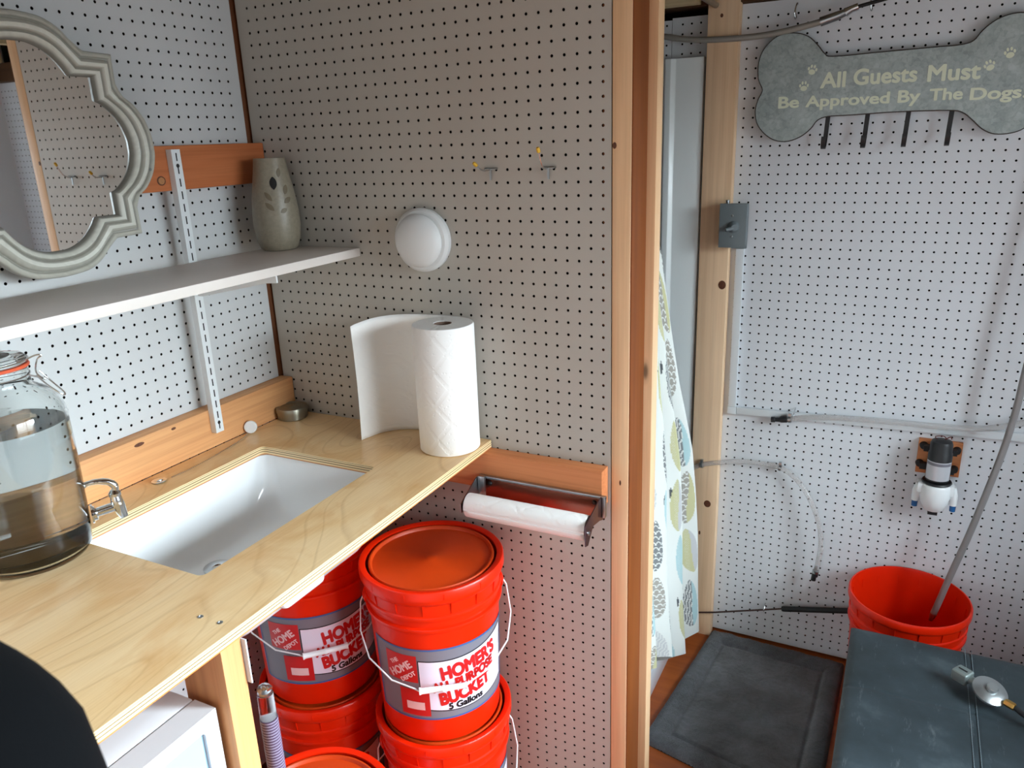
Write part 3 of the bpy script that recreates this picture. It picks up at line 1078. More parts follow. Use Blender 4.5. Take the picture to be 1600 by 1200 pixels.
def shf(u, w):
    k = u * (len(shp) - 1)
    i = min(int(k), len(shp) - 2)
    p = shp[i].lerp(shp[i + 1], k - i)
    dz = .004 * u * math.sin(w * 3)
    return (p[0] + .004 * u * math.sin(w * PI), p[1] - .004 * u * (1 - w) * w, ZC + .0015 + w * (RH - .002 - .012 * u ** 3) + 0 * dz)
so = obj('loose_sheet', MB().grid(shf, 60, 30), 'quilt', pr, smooth=80)
add_uv(so, lambda co: (co.x - co.y, co.z))
md = so.modifiers.new('thickness', 'SOLIDIFY')
md.thickness = .0008

# ------------------------------------------------------------------ towel rack with nearly used roll
rk = thing('paper_towel_rack', (.74, -.04, .88), 'metal paper towel rack screwed to the fir board on the partition', 'towel rack')
obj('back_plate', MB().box(.610, .888, -.0408, -.0390, .862, .908), plain('copper_tinted_steel', (150, 92, 76), .25, .9), rk, bevel=.0004)
obj('top_bar', MB().box(.598, .900, -.050, -.0410, .909, .9155), 'steel', rk, bevel=.001)
obj('left_arm', MB().prism([(-.040, .872), (-.040, .915), (-.062, .915), (-.135, .882), (-.135, .862), (-.120, .858), (-.062, .872)], 'yz', .598, .600), 'steel', rk, smooth=0)
obj('right_arm', MB().prism([(-.040, .858), (-.040, .915), (-.062, .915), (-.142, .892), (-.142, .846), (-.128, .842), (-.100, .872), (-.062, .866)], 'yz', .890, .892), plain('dark_reflecting_steel', (96, 70, 72), .22, .9), rk, smooth=0)
obj('hinge_block', MB().box(.601, .618, -.060, -.0510, .880, .918), 'steel', rk, bevel=.003)
obj('clip', MB().box(.8925, .900, -.052, -.0410, .868, .914), 'steel', rk, bevel=.001)
for x, z in ((.622, .895), (.872, .895)):
    obj('screw', MB().lathe([(0, -.004), (.004, -.003), (.0055, 0), (0, 0)], 14, (x, -.0410, z), axis='y'), 'black_plastic', rk)
obj('pivot', MB().lathe([(0, .003), (.004, .002), (.005, 0), (0, 0)], 14, (.892, -.125, .868), axis='x'), 'steel', rk)
PY, PZ, PR = -.112, .874, .0245
ur = thing('paper_towel_roll', (.74, PY, PZ), 'nearly finished kitchen paper roll lying in the metal rack', 'paper towel')
b = MB().lathe([(.0185, .606), (PR, .606), (PR + .0005, .62), (PR + .0005, .872), (PR, .886), (.0185, .886), (.0185, .606)], 64, (0, PY, PZ), axis='x')
uo = obj('roll', b, 'quilt', ur, smooth=50, fix=False)
add_uv(uo, lambda co: (math.atan2(co.z, co.y) * PR, co.x))
obj('core', MB().lathe([(.0172, .606), (.0184, .606), (.0184, .886), (.0172, .886), (.0172, .606)], 40, (0, PY, PZ), axis='x'), 'core', ur)
fp = [(PY - .0248 * math.cos(a), PZ + .0248 * math.sin(a)) for a in [(-.2 - .25 * i) for i in range(6)]]
def flapf(u, w):
    k = w * 5
    i = min(int(k), 4)
    y = fp[i][0] + (fp[i + 1][0] - fp[i][0]) * (k - i)
    z = fp[i][1] + (fp[i + 1][1] - fp[i][1]) * (k - i)
    return (.607 + .278 * u, y - .001 - .002 * w, z - .004 * w)
fo = obj('loose_sheet', MB().grid(flapf, 20, 10), 'paper', ur, smooth=80)
md = fo.modifiers.new('thickness', 'SOLIDIFY')
md.thickness = .0008

# ------------------------------------------------------------------ orange buckets
def subdiv_s(vs, fs, step):
    me = bpy.data.meshes.new('t')
    me.from_pydata(vs, [], fs)
    bm = bmesh.new()
    bm.from_mesh(me)
    x0 = min(v[0] for v in vs)
    x1 = max(v[0] for v in vs)
    x = x0 + step
    while x < x1:
        bmesh.ops.bisect_plane(bm, geom=bm.verts[:] + bm.edges[:] + bm.faces[:], plane_co=(x, 0, 0), plane_no=(1, 0, 0))
        x += step
    bm.verts.index_update()
    v = [tuple(p.co) for p in bm.verts]
    f = [tuple(p.index for p in q.verts) for q in bm.faces]
    bm.free()
    bpy.data.meshes.remove(me)
    return v, f


BR = .1415
def body_r(z):
    return .134 + (.1425 - .134) * (z - .010) / .245


BH = .379
bucket_prof = [(0, .004), (.120, .004), (.126, .0005), (.1315, .002), (.134, .010), (.1425, .255), (.1430, .284), (.1500, .287), (.1510, .291), (.1500, .295), (.1440, .297), (.1445, .312), (.1500, .315), (.1508, .319), (.1500, .323), (.1470, .325), (.1490, .350), (.1545, .355), (.1560, .360), (.1560, .374), (.1535, .379), (.1500, .379), (.1475, .370), (.1430, .300), (.1320, .014), (0, .010)]


def make_bucket(label_text, lid=True, labelled=True, handle=True):
    root = thing('bucket', (0, 0, 0), label_text, 'bucket', 'orange plastic buckets')
    obj('body', MB().lathe(bucket_prof, 72), 'orange', root, smooth=40)
    rb_ = MB()
    for i in range(16):
        a = 2 * PI * (i + .5) / 16
        x, y = math.cos(a), math.sin(a)
        rb_.add([(x * r - y * w, y * r + x * w, z) for r, w, z in ((.1485, -.0006, .326), (.1485, .0006, .326), (.1440, .0006, .326), (.1440, -.0006, .326), (.1530, -.0006, .353), (.1530, .0006, .353), (.1450, .0006, .353), (.1450, -.0006, .353))],
                [(0, 3, 2, 1), (4, 5, 6, 7), (0, 1, 5, 4), (1, 2, 6, 5), (2, 3, 7, 6), (3, 0, 4, 7)])
    tag(obj('rib', rb_, 'orange', root, smooth=0), kind='stuff')
    if lid:
        ring = obj('lid_ring', MB().lathe([(.1435, .3795), (.1435, .3835), (.1500, .3860), (.1560, .3858), (.1582, .383), (.1586, .366), (.1572, .366), (.1570, .3795), (.1435, .3795)], 72), 'orange', root, smooth=40)
        no = MB()
        for i in range(12):
            a = 2 * PI * i / 12 + .1
            x, y = math.cos(a), math.sin(a)
            no.add([(x * r - y * w, y * r + x * w, z) for r, w, z in ((.1592, -.0012, .367), (.1592, .0012, .367), (.158, .0012, .367), (.158, -.0012, .367), (.1592, -.0012, .380), (.1592, .0012, .380), (.158, .0012, .380), (.158, -.0012, .380))],
                   [(0, 3, 2, 1), (4, 5, 6, 7), (0, 1, 5, 4), (1, 2, 6, 5), (2, 3, 7, 6), (3, 0, 4, 7)])
        tag(obj('notch', no, 'orange', ring, smooth=0), kind='stuff')
        obj('lid_disc', MB().lathe([(0, .3785), (.010, .3782), (.013, .3768), (.014, .3762), (.1290, .3768), (.1305, .3800), (.1330, .3832), (.1362, .3832), (.1375, .3800), (.1375, .374), (0, .374)], 72), 'orange_lid', root, smooth=40)
    if handle:
        # ears at +-x, bail hanging down at -y
        for s in (1, -1):
            obj('ear', MB().lathe([(0, s * .1470), (.016, s * .1470), (.0165, s * .1520), (.011, s * .1545), (.006, s * .1560), (0, s * .1560)], 20, (0, 0, .305), axis='x'), 'orange', root)
        pts = [(.154, 0, .305), (.1615, -.006, .292), (.1660, -.030, .235), (.150, -.075, .195), (.105, -.128, .172), (.058, -.158, .166), (.050, -.1645, .164)]
        wire = [Vector(p) for p in pts] + [Vector((-p[0], p[1], p[2])) for p in pts[::-1]]
        fine = []
        for a, b_ in zip(wire[:-1], wire[1:]):
            fine += [a.lerp(b_, k / 3) for k in range(3)]
        fine.append(wire[-1])
        hd = obj('bail_handle', MB().tube(fine, .0017, 8), 'white_metal', root)
        gp = [(.050, -.1650, .164), (.048, -.1650, .164), (.044, -.1652, .164), (.003, -.1662, .164), (.002, -.1662, .164), (-.002, -.1662, .164), (-.003, -.1662, .164), (-.044, -.1652, .164), (-.048, -.1650, .164), (-.050, -.1650, .164)]
        obj('grip', MB().tube(gp, [.0078, .0078, .0062, .0062, .0070, .0070, .0062, .0062, .0078, .0078], 16), 'white_plastic', hd)
    if labelled:
        # the label faces -y; s runs to the right as seen, t up
        S0, S1, T0, T1 = -.168, .190, .062, .243
        def curve(s, t, off):
            r = body_r(t) + off + .0008
            a = -PI / 2 + s / BR
            return (r * math.cos(a), r * math.sin(a), t)
        def patch(s0, s1, t0, t1, off, top=None, bot=None, ns=40, nt=4):
            mb = MB()
            def fn(u, w):
                s = s0 + (s1 - s0) * u
                a = bot(u) if bot else t0
                b_ = top(u) if top else t1
                return curve(s, a + (b_ - a) * w, off)
            return mb.grid(fn, ns, nt)
        lab = obj('label', patch(S0, S1, T0, T1, 0), 'label_grey', root, smooth=60)
        bd = MB()
        for q in ((S0, S1, T0, T0 + .004), (S0, S1, T1 - .004, T1), (S0, S0 + .006, T0, T1), (S1 - .006, S1, T0, T1)):
            pb = patch(*q, .0006)
            bd.add(pb.v, pb.f)
        obj('label_border', bd, 'label_blue', lab, smooth=60)
        obj('white_panel', patch(-.048, .170, .070, .220, .0008, top=lambda u: .212 + .018 * u - .018 * math.sin(u * PI) * .4, bot=lambda u: .092 - .014 * math.sin(u * PI * .9) + .010 * u), 'label_white', lab, smooth=60)
        obj('panel_outline', patch(-.050, .172, .0, .0, .0007, top=lambda u: .2145 + .018 * u - .018 * math.sin(u * PI) * .4, bot=lambda u: .0895 - .014 * math.sin(u * PI * .9) + .010 * u), 'ink_black', lab, smooth=60)
        obj('logo_square', patch(-.128, -.052, .158, .226, .0010, ns=12), 'label_red', lab, smooth=60)
        # plain red pail drawn on the label
        obj('red_pail_print', patch(-.098, -.030, .072, .140, .0011, ns=10), 'label_red', lab, smooth=60)
        obj('pail_tag_print', patch(-.084, -.042, .088, .108, .0014, ns=8), 'label_pink', lab, smooth=60)
        def wrap_text(s, size, s0, t0, rot, mat, off, bold=.0, name='lettering', shear=0, spacing=1.0, sx=1.0):
            vs, fs = text_mesh(s, size, bold, 'CENTER', shear, spacing, .0002)
            c_, s_ = math.cos(rot), math.sin(rot)
            vs = [((x * sx * c_ - y * s_) , (x * sx * s_ + y * c_), z) for x, y, z in vs]
            vs, fs = subdiv_s(vs, fs, .004)
            mb = MB().add([curve(s0 + x, t0 + y, off + z) for x, y, z in vs], fs)
            return obj(name, mb, mat, lab, smooth=0)
        wrap_text('THE', .013, -.104, .200, .62, 'label_pink', .0014, .0004)
        wrap_text('HOME', .025, -.088, .180, .62, 'label_pink', .0014, .0008, sx=.92)
        wrap_text('DEPOT', .014, -.072, .168, .62, 'label_pink', .0014, .0004, sx=.95)
        wrap_text("HOMER'S", .044, .068, .174, .13, 'label_red', .0014, .0026, sx=.78)
        wrap_text('ALL-PURPOSE', .031, .055, .145, .13, 'label_red', .0014, .0020, sx=.80)
        wrap_text('BUCKET', .042, .055, .109, .13, 'label_red', .0014, .0026, sx=.80)
        wrap_text('5 Gallons', .022, .052, .0885, .04, 'ink_black', .0016, .0009)
    return root


def place(b, x, y, z, rz, lab):
    b.location = (x, y, z)
    b.rotation_euler = (0, 0, rz)
    b['label'] = lab
    return b


bk1 = make_bucket('x')
cam_ang = math.atan2(-1.4348 + .18, 1.407 - .54)
place(bk1, .545, -.181, .3875, cam_ang + PI / 2 + .02, 'lidded orange bucket on top of the stack beside the partition wall, label facing out')
b2 = place(copy_tree(bk1), .545, -.176, 0, cam_ang + PI / 2 + .12, 'orange bucket at the bottom of the stack beside the partition wall')
b3 = place(copy_tree(bk1), .212, -.205, .3875, cam_ang + PI / 2 + .22, 'shaded lidded orange bucket on the stack under the sink')
b4 = place(copy_tree(bk1), .215, -.205, 0, cam_ang + PI / 2 - .2, 'shaded orange bucket at the bottom of the stack under the sink')
b5 = place(copy_tree(bk1), .470, -.545, 0, cam_ang + PI / 2 + .5, 'single orange bucket in front of both stacks at the lower frame edge')
b6 = make_bucket('open orange bucket without lid in front of the back wall', lid=False, labelled=False, handle=False)
place(b6, 1.512, .728, 0, 0, 'open orange bucket standing between the back wall and the ottoman')

# ------------------------------------------------------------------ appliance and clutter under the counter
ap = thing('appliance', (.33, -1.12, 0), 'white boxy appliance with pale blue front panel under the counter', 'appliance')
AX0, AX1, AY0, AY1, AZ = .12, .580, -1.45, -.8085, .863
obj('housing', MB().prism([(AX0, AY0), (AX1 - .045, AY0), (AX1 - .045, AY1), (AX1 - .08, AY1), (AX0 + .02, AY1 - .02), (AX0, AY1 - .05)], 'xy', .002, AZ), 'appliance', ap, bevel=.004)
df = slab = MB()
hol = rrect(AY0 + .03, AY1 - .024, .10, AZ - .024, .006, 3)
fr_ = slab_with_hole([(AY1, AZ), (AY0, AZ), (AY0, .002), (AY1, .002)], hol, 0, .042)
df.add([(AX1 - .042 + p[2], p[0], p[1]) for p in fr_.v], fr_.f)
obj('door_frame', df, 'appliance', ap, smooth=20)
obj('door_panel', MB().box(AX1 - .042, AX1 - .006, AY0 + .0305, AY1 - .0245, .1005, AZ - .0245), 'appliance_glass', ap)

cd = obj('card_panel', MB().box(.560, .608, -.7615, -.7590, .880, .955), 'card', loc=(.58, -.76, .88), bevel=.0005)
tag(cd, 'narrow white card panel behind the counter post', 'panel')
tb = thing('striped_tube', (.585, -.722, 0), 'purple and grey striped upright tube behind the counter post', 'tube')
def stripe_mat():
    t = NT('striped_sleeve')
    w = t.n('ShaderNodeTexWave')
    w.wave_type = 'BANDS'
    w.bands_direction = 'Z'
    w.inputs['Scale'].default_value = 60
    t.l(t.coord((.6, .6, 1)), w.inputs['Vector'])
    t.l(t.ramp(w.outputs['Fac'], [(.4, rgba((66, 48, 74))), (.6, rgba((128, 120, 140)))]), t.b.inputs['Base Color'])  # stripe colours darkened to carry the shade around the tube
    t.b.inputs['Roughness'].default_value = .5
    return t.m
M['stripes'] = stripe_mat()
obj('sleeve', MB().tube([(.586, -.722, .001), (.586, -.722, .78)], .014, 20), 'stripes', tb)
obj('cap', MB().tube([(.586, -.722, .781), (.586, -.722, .825)], [.013, .0125], 20), 'clear_bag', tb)
obj('clamp', MB().tube([(.586, -.722, .826), (.589, -.724, .838), (.600, -.728, .848), (.607, -.730, .846)], [.011, .006, .004, .005], 12, smooth=4), 'steel', tb)

# ------------------------------------------------------------------ shower: pan, surround, curtain
sp_ = thing('shower_pan', (.43, .49, 0), 'white acrylic shower pan behind the partition', 'shower pan')
obj('tray', slab_with_hole([(.852, YB - .040), (.012, YB - .040), (.012, .131), (.852, .131)], rrect(.05, .815, .17, YB - .085, .03), .0005, .085), 'pan', sp_, bevel=.004)
obj('tray_floor', MB().box(.045, .82, .165, YB - .08, .002, .03), 'pan', sp_)
sr = thing('shower_surround', (.43, YB - .02, .09), 'glossy white shower wall panel left of the back stud', 'shower panel')
pr_ = [(.0, YB - .004), (.0, YB - .030), (.735, YB - .030), (.748, YB - .040), (.764, YB - .040), (.776, YB - .030), (.854, YB - .030), (.854, YB - .004)]
obj('back_panel', MB().prism(pr_, 'xy', .087, 1.828), 'surround', sr, smooth=50, bevel=.002)

def leaf_mask(U, Vv):
    """cloth print: returns colour for cloth coordinates in metres"""
    return None
cloth_base = np.array(lin((226, 230, 226)))
ncu, ncv = 290, 1000
Zt, Zb = 1.95, .028
CW = 1.15                      # cloth width in metres
uu, vv = np.meshgrid(np.linspace(0, 1, ncu + 1), np.linspace(0, 1, ncv + 1))
def curtain_pos(u, v):
    # gathered at the partition at the top, falling open towards the back wall at the foot
    z = Zt + (Zb - Zt) * v
    far = np.interp(z, [.028, .45, .76, 1.0, 1.19, 1.36, 1.46, 1.95], [.838, .742, .650, .520, .440, .360, .262, .16])
    near = .134
    g = np.clip((1.6 - z) / 1.5, 0, 1)
    y = near + (far - near) * (u + .022 * np.sin(u * 2 * PI * 4.3 + .6))
    amp = .012 + .016 * g
    x = .878 + amp * np.sin(u * 2 * PI * 4.3 + .5 + .8 * g) + .006 * np.sin(u * 31 + z * 5) + .018 * g * u ** 2
    # the hem lifts unevenly
    hem = np.interp(u, [0, .3, .5, .62, .8, 1], [.24, .20, .12, .05, .010, .006]) + .015 * np.sin(u * 2 * PI * 4.3 + 2.6)
    z = z + np.maximum(hem, 0) * v ** 3
    return x, y, z
X, Y, Z = curtain_pos(uu, vv)
Vt = np.stack([X.ravel(), Y.ravel(), Z.ravel()], 1)
cols = np.tile(cloth_base, (len(Vt), 1))
Uc = (uu * CW).ravel()
Vc = ((1 - vv) * (Zt - Zb)).ravel()
pal = {'olive': (196, 194, 152), 'taupe': (160, 156, 148), 'sky': (174, 204, 208), 'char': (124, 128, 130), 'silver': (196, 198, 200), 'ink': (84, 88, 90)}
rs = random.Random(12)
def leafprint(cu, cv, hl_, hw_, rot, key, pat, key2=None):
    dx, dy = Uc - cu, Vc - cv
    c_, s_ = math.cos(rot), math.sin(rot)
    a = (dx * s_ + dy * c_) / hl_
    b_ = (dx * c_ - dy * s_) / hw_
    wdt = np.clip(1 - np.abs(a + .18) ** 2.1 / (1 + .3 * a), 0, 1) ** .75
    m = (np.abs(a) < 1) & (np.abs(b_) < wdt)
    base = np.array(lin(pal[key]))
    c = np.tile(base, (len(Uc), 1))
    pale = np.array(lin((222, 224, 220)))
    if pat == 'scale':
        row = np.floor(a * hl_ / .020)
        px = (b_ * hw_ / .026 + .5 * (row % 2)) % 1 - .5
        py = (a * hl_ / .020) % 1
        ln = np.abs(np.hypot(px * 1.25, py * .9) - .55) < .09
        c[ln] = pale
    elif pat == 'dots':
        ln = (np.sin(Uc * 700) * np.sin(Vc * 760 + Uc * 200)) > .62
        c[ln] = base * .6 + pale * .4
    elif pat == 'lines':
        ln = np.abs(((b_ * hw_ * 170 + a * 1.5 + np.sin(a * 14 + b_ * 5) * .22) % 1) - .5) < .20
        c[ln] = pale
    cols[m] = c[m]
    if key2:
        h = m & (b_ > .15 + .1 * np.sin(a * 3))
        cols[h] = np.array(lin(pal[key2]))
kinds = [('olive', 'dots', 'silver'), ('taupe', 'scale', None), ('sky', 'dots', None), ('char', 'lines', 'sky'), ('silver', 'lines', None), ('olive', 'dots', None), ('taupe', 'scale', 'olive'), ('char', 'scale', None)]
ki = 0
for c_i in range(11):
    for r_i in range(10):
        k = kinds[(c_i * 3 + r_i * 5 + (r_i // 2)) % 8]
        leafprint(.035 + c_i * .112 + rs.uniform(-.015, .015), .05 + r_i * .212 + (c_i % 2) * .105 + rs.uniform(-.02, .02), .092 + rs.uniform(-.01, .012), .036 + rs.uniform(-.006, .008), rs.uniform(-.22, .22), k[0], k[1], k[2])
        if (c_i + r_i) % 2:
            leafprint(.108 + c_i * .112, .02 + r_i * .205 + (c_i % 2) * .1, .020, .006, .1, 'ink', '')
cm = MB()
cm.v = [tuple(p) for p in Vt]
w_ = ncu + 1
cm.f = [(j * w_ + i, j * w_ + i + 1, (j + 1) * w_ + i + 1, (j + 1) * w_ + i) for j in range(ncv) for i in range(ncu)]
cu_ = obj('shower_curtain', cm, 'curtain', loc=(.88, .4, .03), smooth=80, fix=False)
ca_ = cu_.data.color_attributes.new('print', 'FLOAT_COLOR', 'POINT')
ca_.data.foreach_set('color', np.concatenate([cols, np.ones((len(cols), 1))], 1).astype(np.float32).ravel())
tag(cu_, 'pale shower curtain with olive, grey and blue leaf print hanging behind the studs', 'shower curtain')
rod = obj('curtain_rod', MB().tube([(.882, .128, 1.962), (.882, YB - .006, 1.9515 - .0)], .008, 12), 'steel', loc=(.882, .4, 1.955))
tag(rod, 'thin steel rod carrying the shower curtain', 'curtain rod')

# ------------------------------------------------------------------ back wall: switch box, raceway, tubes
sw = thing('switch_box', (.965, YB - .05, 1.315), 'grey metal switch box mounted half over the back stud', 'switch')
SY0, SY1 = YB - .0395, YB - .0775
obj('box', MB().box(.927, .998, SY1, SY0, 1.318, 1.436), 'box_grey', sw, bevel=.004)
obj('cover', MB().box(.925, 1.000, SY1 - .0035, SY1 - .0002, 1.316, 1.438), 'box_grey', sw, bevel=.0015)
obj('toggle', MB().tube([(.966, SY1 - .003, 1.374), (.968, SY1 - .009, 1.374), (.970, SY1 - .014, 1.373)], [.017, .014, .009], 20).tube([(.966, SY1 - .010, 1.372), (.948, SY1 - .022, 1.368)], [.006, .0045], 12), 'box_grey', sw)
for z in (1.348, 1.405):
    obj('screw', MB().lathe([(0, -.002), (.0025, -.0015), (.0032, 0), (0, 0)], 12, (.962, SY1 - .0035, z), axis='y'), 'steel', sw)
obj('lug', MB().tube([(.942, YB - .06, 1.4365), (.942, YB - .06, 1.446)], .005, 12), 'steel', sw)
obj('conduit_fitting', MB().box(.948, .990, YB - .012, YB - .0008, 1.305, 1.325), 'box_grey', sw)

rw = thing('raceway', (1.3, YB, .80), 'white cable raceway running down and across the back wall', 'raceway')
obj('vertical_run', MB().box(.962, .985, YB - .014, YB - .0006, .820, 1.3045), 'raceway', rw, bevel=.002)
obj('elbow', MB().box(.9605, .9875, YB - .0150, YB - .0006, .796, .8195), 'raceway', rw, bevel=.003)
obj('horizontal_run', MB().prism([(.988, .798), (RIGHT - .2, .826), (RIGHT - .2, .804 + .026), (RIGHT - .2, .849), (.988, .8195)], 'xz', YB - .014, YB - .0006), 'raceway', rw, bevel=.0015)

def clip(parent, c, axis, r):
    c = Vector(c)
    a = Vector(axis).normalized()
    obj('clamp', MB().tube([c - a * .004, c + a * .004], r * 1.22, 16).box(c[0] - .004, c[0] + .004, c[1] - .003, c[1] + .006, c[2] + r, c[2] + r + .009), 'steel', parent)

t1 = thing('clear_hose', (1.11, YB - .03, .80), 'clear vinyl hose with black end lying along the horizontal raceway', 'hose')
yt = YB - .028
P1 = [(1.140, yt, .8055), (1.20, yt, .819), (1.262, yt, .827), (1.34, yt, .832), (1.429, yt - .002, .836), (1.52, yt - .004, .838), (1.62, yt - .008, .845), (1.70, yt - .012, .867), (1.78, yt - .016, .91), (1.84, yt - .02, .98)]
obj('hose', MB().tube(P1, .0085, 14, smooth=6), 'clear_tube', t1)
obj('end_fitting', MB().tube([(1.094, yt, .799), (1.104, yt, .800), (1.106, yt, .8005), (1.118, yt, .802), (1.122, yt, .803), (1.139, yt, .8055)], [.0085, .0085, .0065, .0075, .010, .010], 16), 'black_plastic', t1)
clip(t1, (1.146, yt, .8065), (1, 0, .2), .0088)
obj('peg_clip', MB().tube([(1.158, YB - .001, .835), (1.158, YB - .012, .835), (1.158, YB - .036, .828), (1.158, YB - .040, .818)], .0016, 8, smooth=4), 'wire', t1)

t2 = thing('clear_hose', (.88, YB - .04, .62), 'clear vinyl hose curving down from the back stud to a black nozzle', 'hose')
y2 = YB - .048
P2 = [(.80, y2, .600), (.868, y2, .613), (.895, y2, .627), (.95, y2 + .006, .641), (1.018, YB - .020, .646), (1.075, YB - .016, .647), (1.123, YB - .018, .644), (1.166, YB - .026, .627), (1.205, YB - .036, .590), (1.236, YB - .044, .540), (1.258, YB - .048, .482), (1.266, YB - .048, .415), (1.262, YB - .046, .355), (1.257, YB - .044, .322)]
obj('hose', MB().tube(P2, .0078, 14, smooth=6), 'clear_tube', t2)
obj('nozzle', MB().tube([(1.257, YB - .044, .321), (1.256, YB - .044, .312), (1.254, YB - .044, .309), (1.253, YB - .044, .296)], [.0095, .0095, .0075, .0075], 16), 'black_plastic', t2)
clip(t2, (.896, y2, .627), (1, 0, .3), .0082)
clip(t2, (1.128, YB - .0185, .643), (1, 0, -.2), .0082)
clip(t2, (1.2575, YB - .044, .326), (.1, 0, 1), .0082)

wd = thing('spray_wand', (1.1, YB - .03, .10), 'thin brown spray wand with black grip held low on the back wall', 'spray wand')
yw = YB - .024
yw0 = YB - .052
obj('lance', MB().tube([(.895, yw0, .088), (.96, yw0 + .004, .1035), (1.165, yw, .157)], .0028, 10), 'rod', wd)
obj('grip', MB().tube([(1.166, yw, .1572), (1.170, yw, .158), (1.420, yw - .012, .223), (1.425, yw - .012, .224)], [.0075, .0088, .0088, .007], 16), 'black_rubber', wd)
obj('hook', MB().tube([(1.112, YB - .001, .150), (1.112, YB - .014, .149), (1.112, YB - .027, .136), (1.112, YB - .033, .146)], .0018, 8, smooth=4), 'wire', wd)

# pump
pm = thing('water_pump', (1.548, YB, .59), 'small black and white diaphragm pump on a wooden plate on the back wall', 'pump')
obj('mounting_plate', MB().box(1.492, 1.600, YB - .012, YB - .0006, .688, .790), 'board_rail', pm, bevel=.001)
px_, py_ = 1.546, YB - .055
obj('motor', MB().lathe([(0, .690), (.027, .690), (.030, .694), (.030, .772), (.028, .776), (.028, .798), (.025, .806), (.012, .810), (0, .811)], 40, (px_, py_, 0)), 'black_plastic', pm)
obj('label', MB().lathe([(.0303, .698), (.0304, .752)], 30, (px_, py_, 0), a0=-PI * .93, a1=-PI * .12), 'silver_label', pm)
obj('label_band', MB().lathe([(.0306, .741), (.0306, .749)], 30, (px_, py_, 0), a0=-PI * .9, a1=-PI * .15), 'label_grey', pm)
for x, z in ((-.041, .772), (.041, .768), (-.046, .718), (.040, .712)):
    s = 1 if x > 0 else -1
    obj('foot', MB().tube([(px_ + x, YB - .012, z), (px_ + x, YB - .024, z)], [.011, .009], 14).box(min(px_ + x, px_ + s * .024), max(px_ + x, px_ + s * .024), YB - .040, YB - .022, z - .008, z + .008), 'black_rubber', pm)
obj('flange', MB().lathe([(0, .683), (.036, .683), (.038, .686), (.036, .6895), (0, .6895)], 40, (px_, py_, 0)), 'black_plastic', pm)
obj('head', MB().lathe([(0, .600), (.020, .600), (.026, .604), (.036, .626), (.040, .645), (.040, .676), (.037, .6825), (0, .6825)], 12, (px_, py_, 0)), 'white_plastic', pm, bevel=.003)
for s in (-1, 1):
    obj('port', MB().tube([(px_ + s * .038, py_, .672), (px_ + s * .046, py_, .650), (px_ + s * .047, py_, .622)], [.012, .011, .010], 14), 'white_plastic', pm)
    obj('port_cap', MB().tube([(px_ + s * .047, py_, .6215), (px_ + s * .047, py_, .604)], [.008, .0075], 14), 'blue_plastic', pm)
obj('head_shoulder', MB().box(px_ - .046, px_ + .046, py_ - .020, py_ + .020, .652, .6825), 'white_plastic', pm, bevel=.006)
obj('connector', MB().box(px_ - .012, px_ + .012, py_ - .008, py_ + .008, .586, .5995), 'black_plastic', pm, bevel=.001)
obj('wires', MB().tube([(px_ - .010, py_, .808), (px_ - .018, py_ - .004, .818), (px_ + .002, py_ - .006, .822), (px_ + .010, py_, .812)], .0014, 6, smooth=4).tube([(px_ + .004, py_, .809), (px_ + .018, py_, .820), (px_ + .022, py_ + .004, .812)], .0014, 6, smooth=4), plain('dark_red_wire', (90, 38, 34), .5), pm)

# grey tube into the bucket
gt = thing('grey_tube', (1.63, .78, .27), 'grey flexible tube hanging into the open orange bucket', 'tube')
G = [(1.582, .792, .300), (1.592, .796, .342), (1.612, .806, .43), (1.640, .820, .545), (1.668, .833, .68), (1.690, .842, .80), (1.704, .846, .92), (1.712, .846, 1.05), (1.735, .846, 1.30), (1.77, .846, 1.6)]
CP = Vector(cam_o.location)
G = [tuple(CP + (Vector(p) - CP) * (1 - .014 * min(1, i / 4))) for i, p in enumerate(G)]
obj('tube', MB().tube(G, .0088, 16, smooth=6), 'hose_grey', gt)
obj('end_fitting', MB().tube([(1.582, .792, .299), (1.579, .791, .287), (1.576, .790, .275)], [.0095, .008, .005], 14), 'steel', gt)

# braided hose along the top
th_ = thing('braided_hose', (1.0, YB - .04, 1.87), 'braided steel hose slung high across the back stud and pegboard', 'hose')
yh = YB - .052
hp = [(.60, yh, 1.905), (.729, yh, 1.888), (.80, yh, 1.874), (.86, yh, 1.867), (.94, yh, 1.864), (1.02, yh, 1.866), (1.10, yh, 1.876), (1.165, yh, 1.888)]
obj('hose', MB().tube(hp, .0078, 14, smooth=6), 'hose_steel', th_)
obj('ferrule', MB().tube([(1.150, yh, 1.885), (1.188, yh, 1.895), (1.212, yh, 1.903)], [.0115, .0110, .008], 16), 'steel', th_)
obj('fitting', MB().tube([(1.207, yh, 1.901), (1.222, yh, 1.908), (1.236, yh, 1.912)], [.011, .0085, .0085], 12), 'wire', th_)
obj('hose_tail', MB().tube([(1.236, yh, 1.912), (1.29, yh, 1.922), (1.36, yh, 1.934), (1.50, yh, 1.945), (1.7, yh, 1.948)], .0045, 10, smooth=5), 'black_rubber', th_)

def s_hook(x, z, lab, gp=None):
    h = obj('wire_hook', MB().tube([(x, YB + .002, z), (x, YB - .012, z + .001), (x - .003, YB - .022, z - .018), (x + .002, YB - .026, z - .034), (x + .001, YB - .040, z - .038), (x - .001, YB - .046, z - .024)], .0018, 8, smooth=4), 'wire', loc=(x, YB, z))
    return tag(h, lab, 'hook')
s_hook(1.086, 1.938, 'bright wire hook on the back wall above the bone sign')
s_hook(1.264, 1.940, 'wire hook at the top of the back wall carrying the hose tail')

wp = obj('cover_plate', MB().box(1.712, 1.782, YB - .006, YB - .0006, 1.238, 1.300), 'white_plastic', loc=(1.747, YB - .003, 1.27), bevel=.002)
tag(wp, 'small white plate on the back wall at the right frame edge', 'plate')

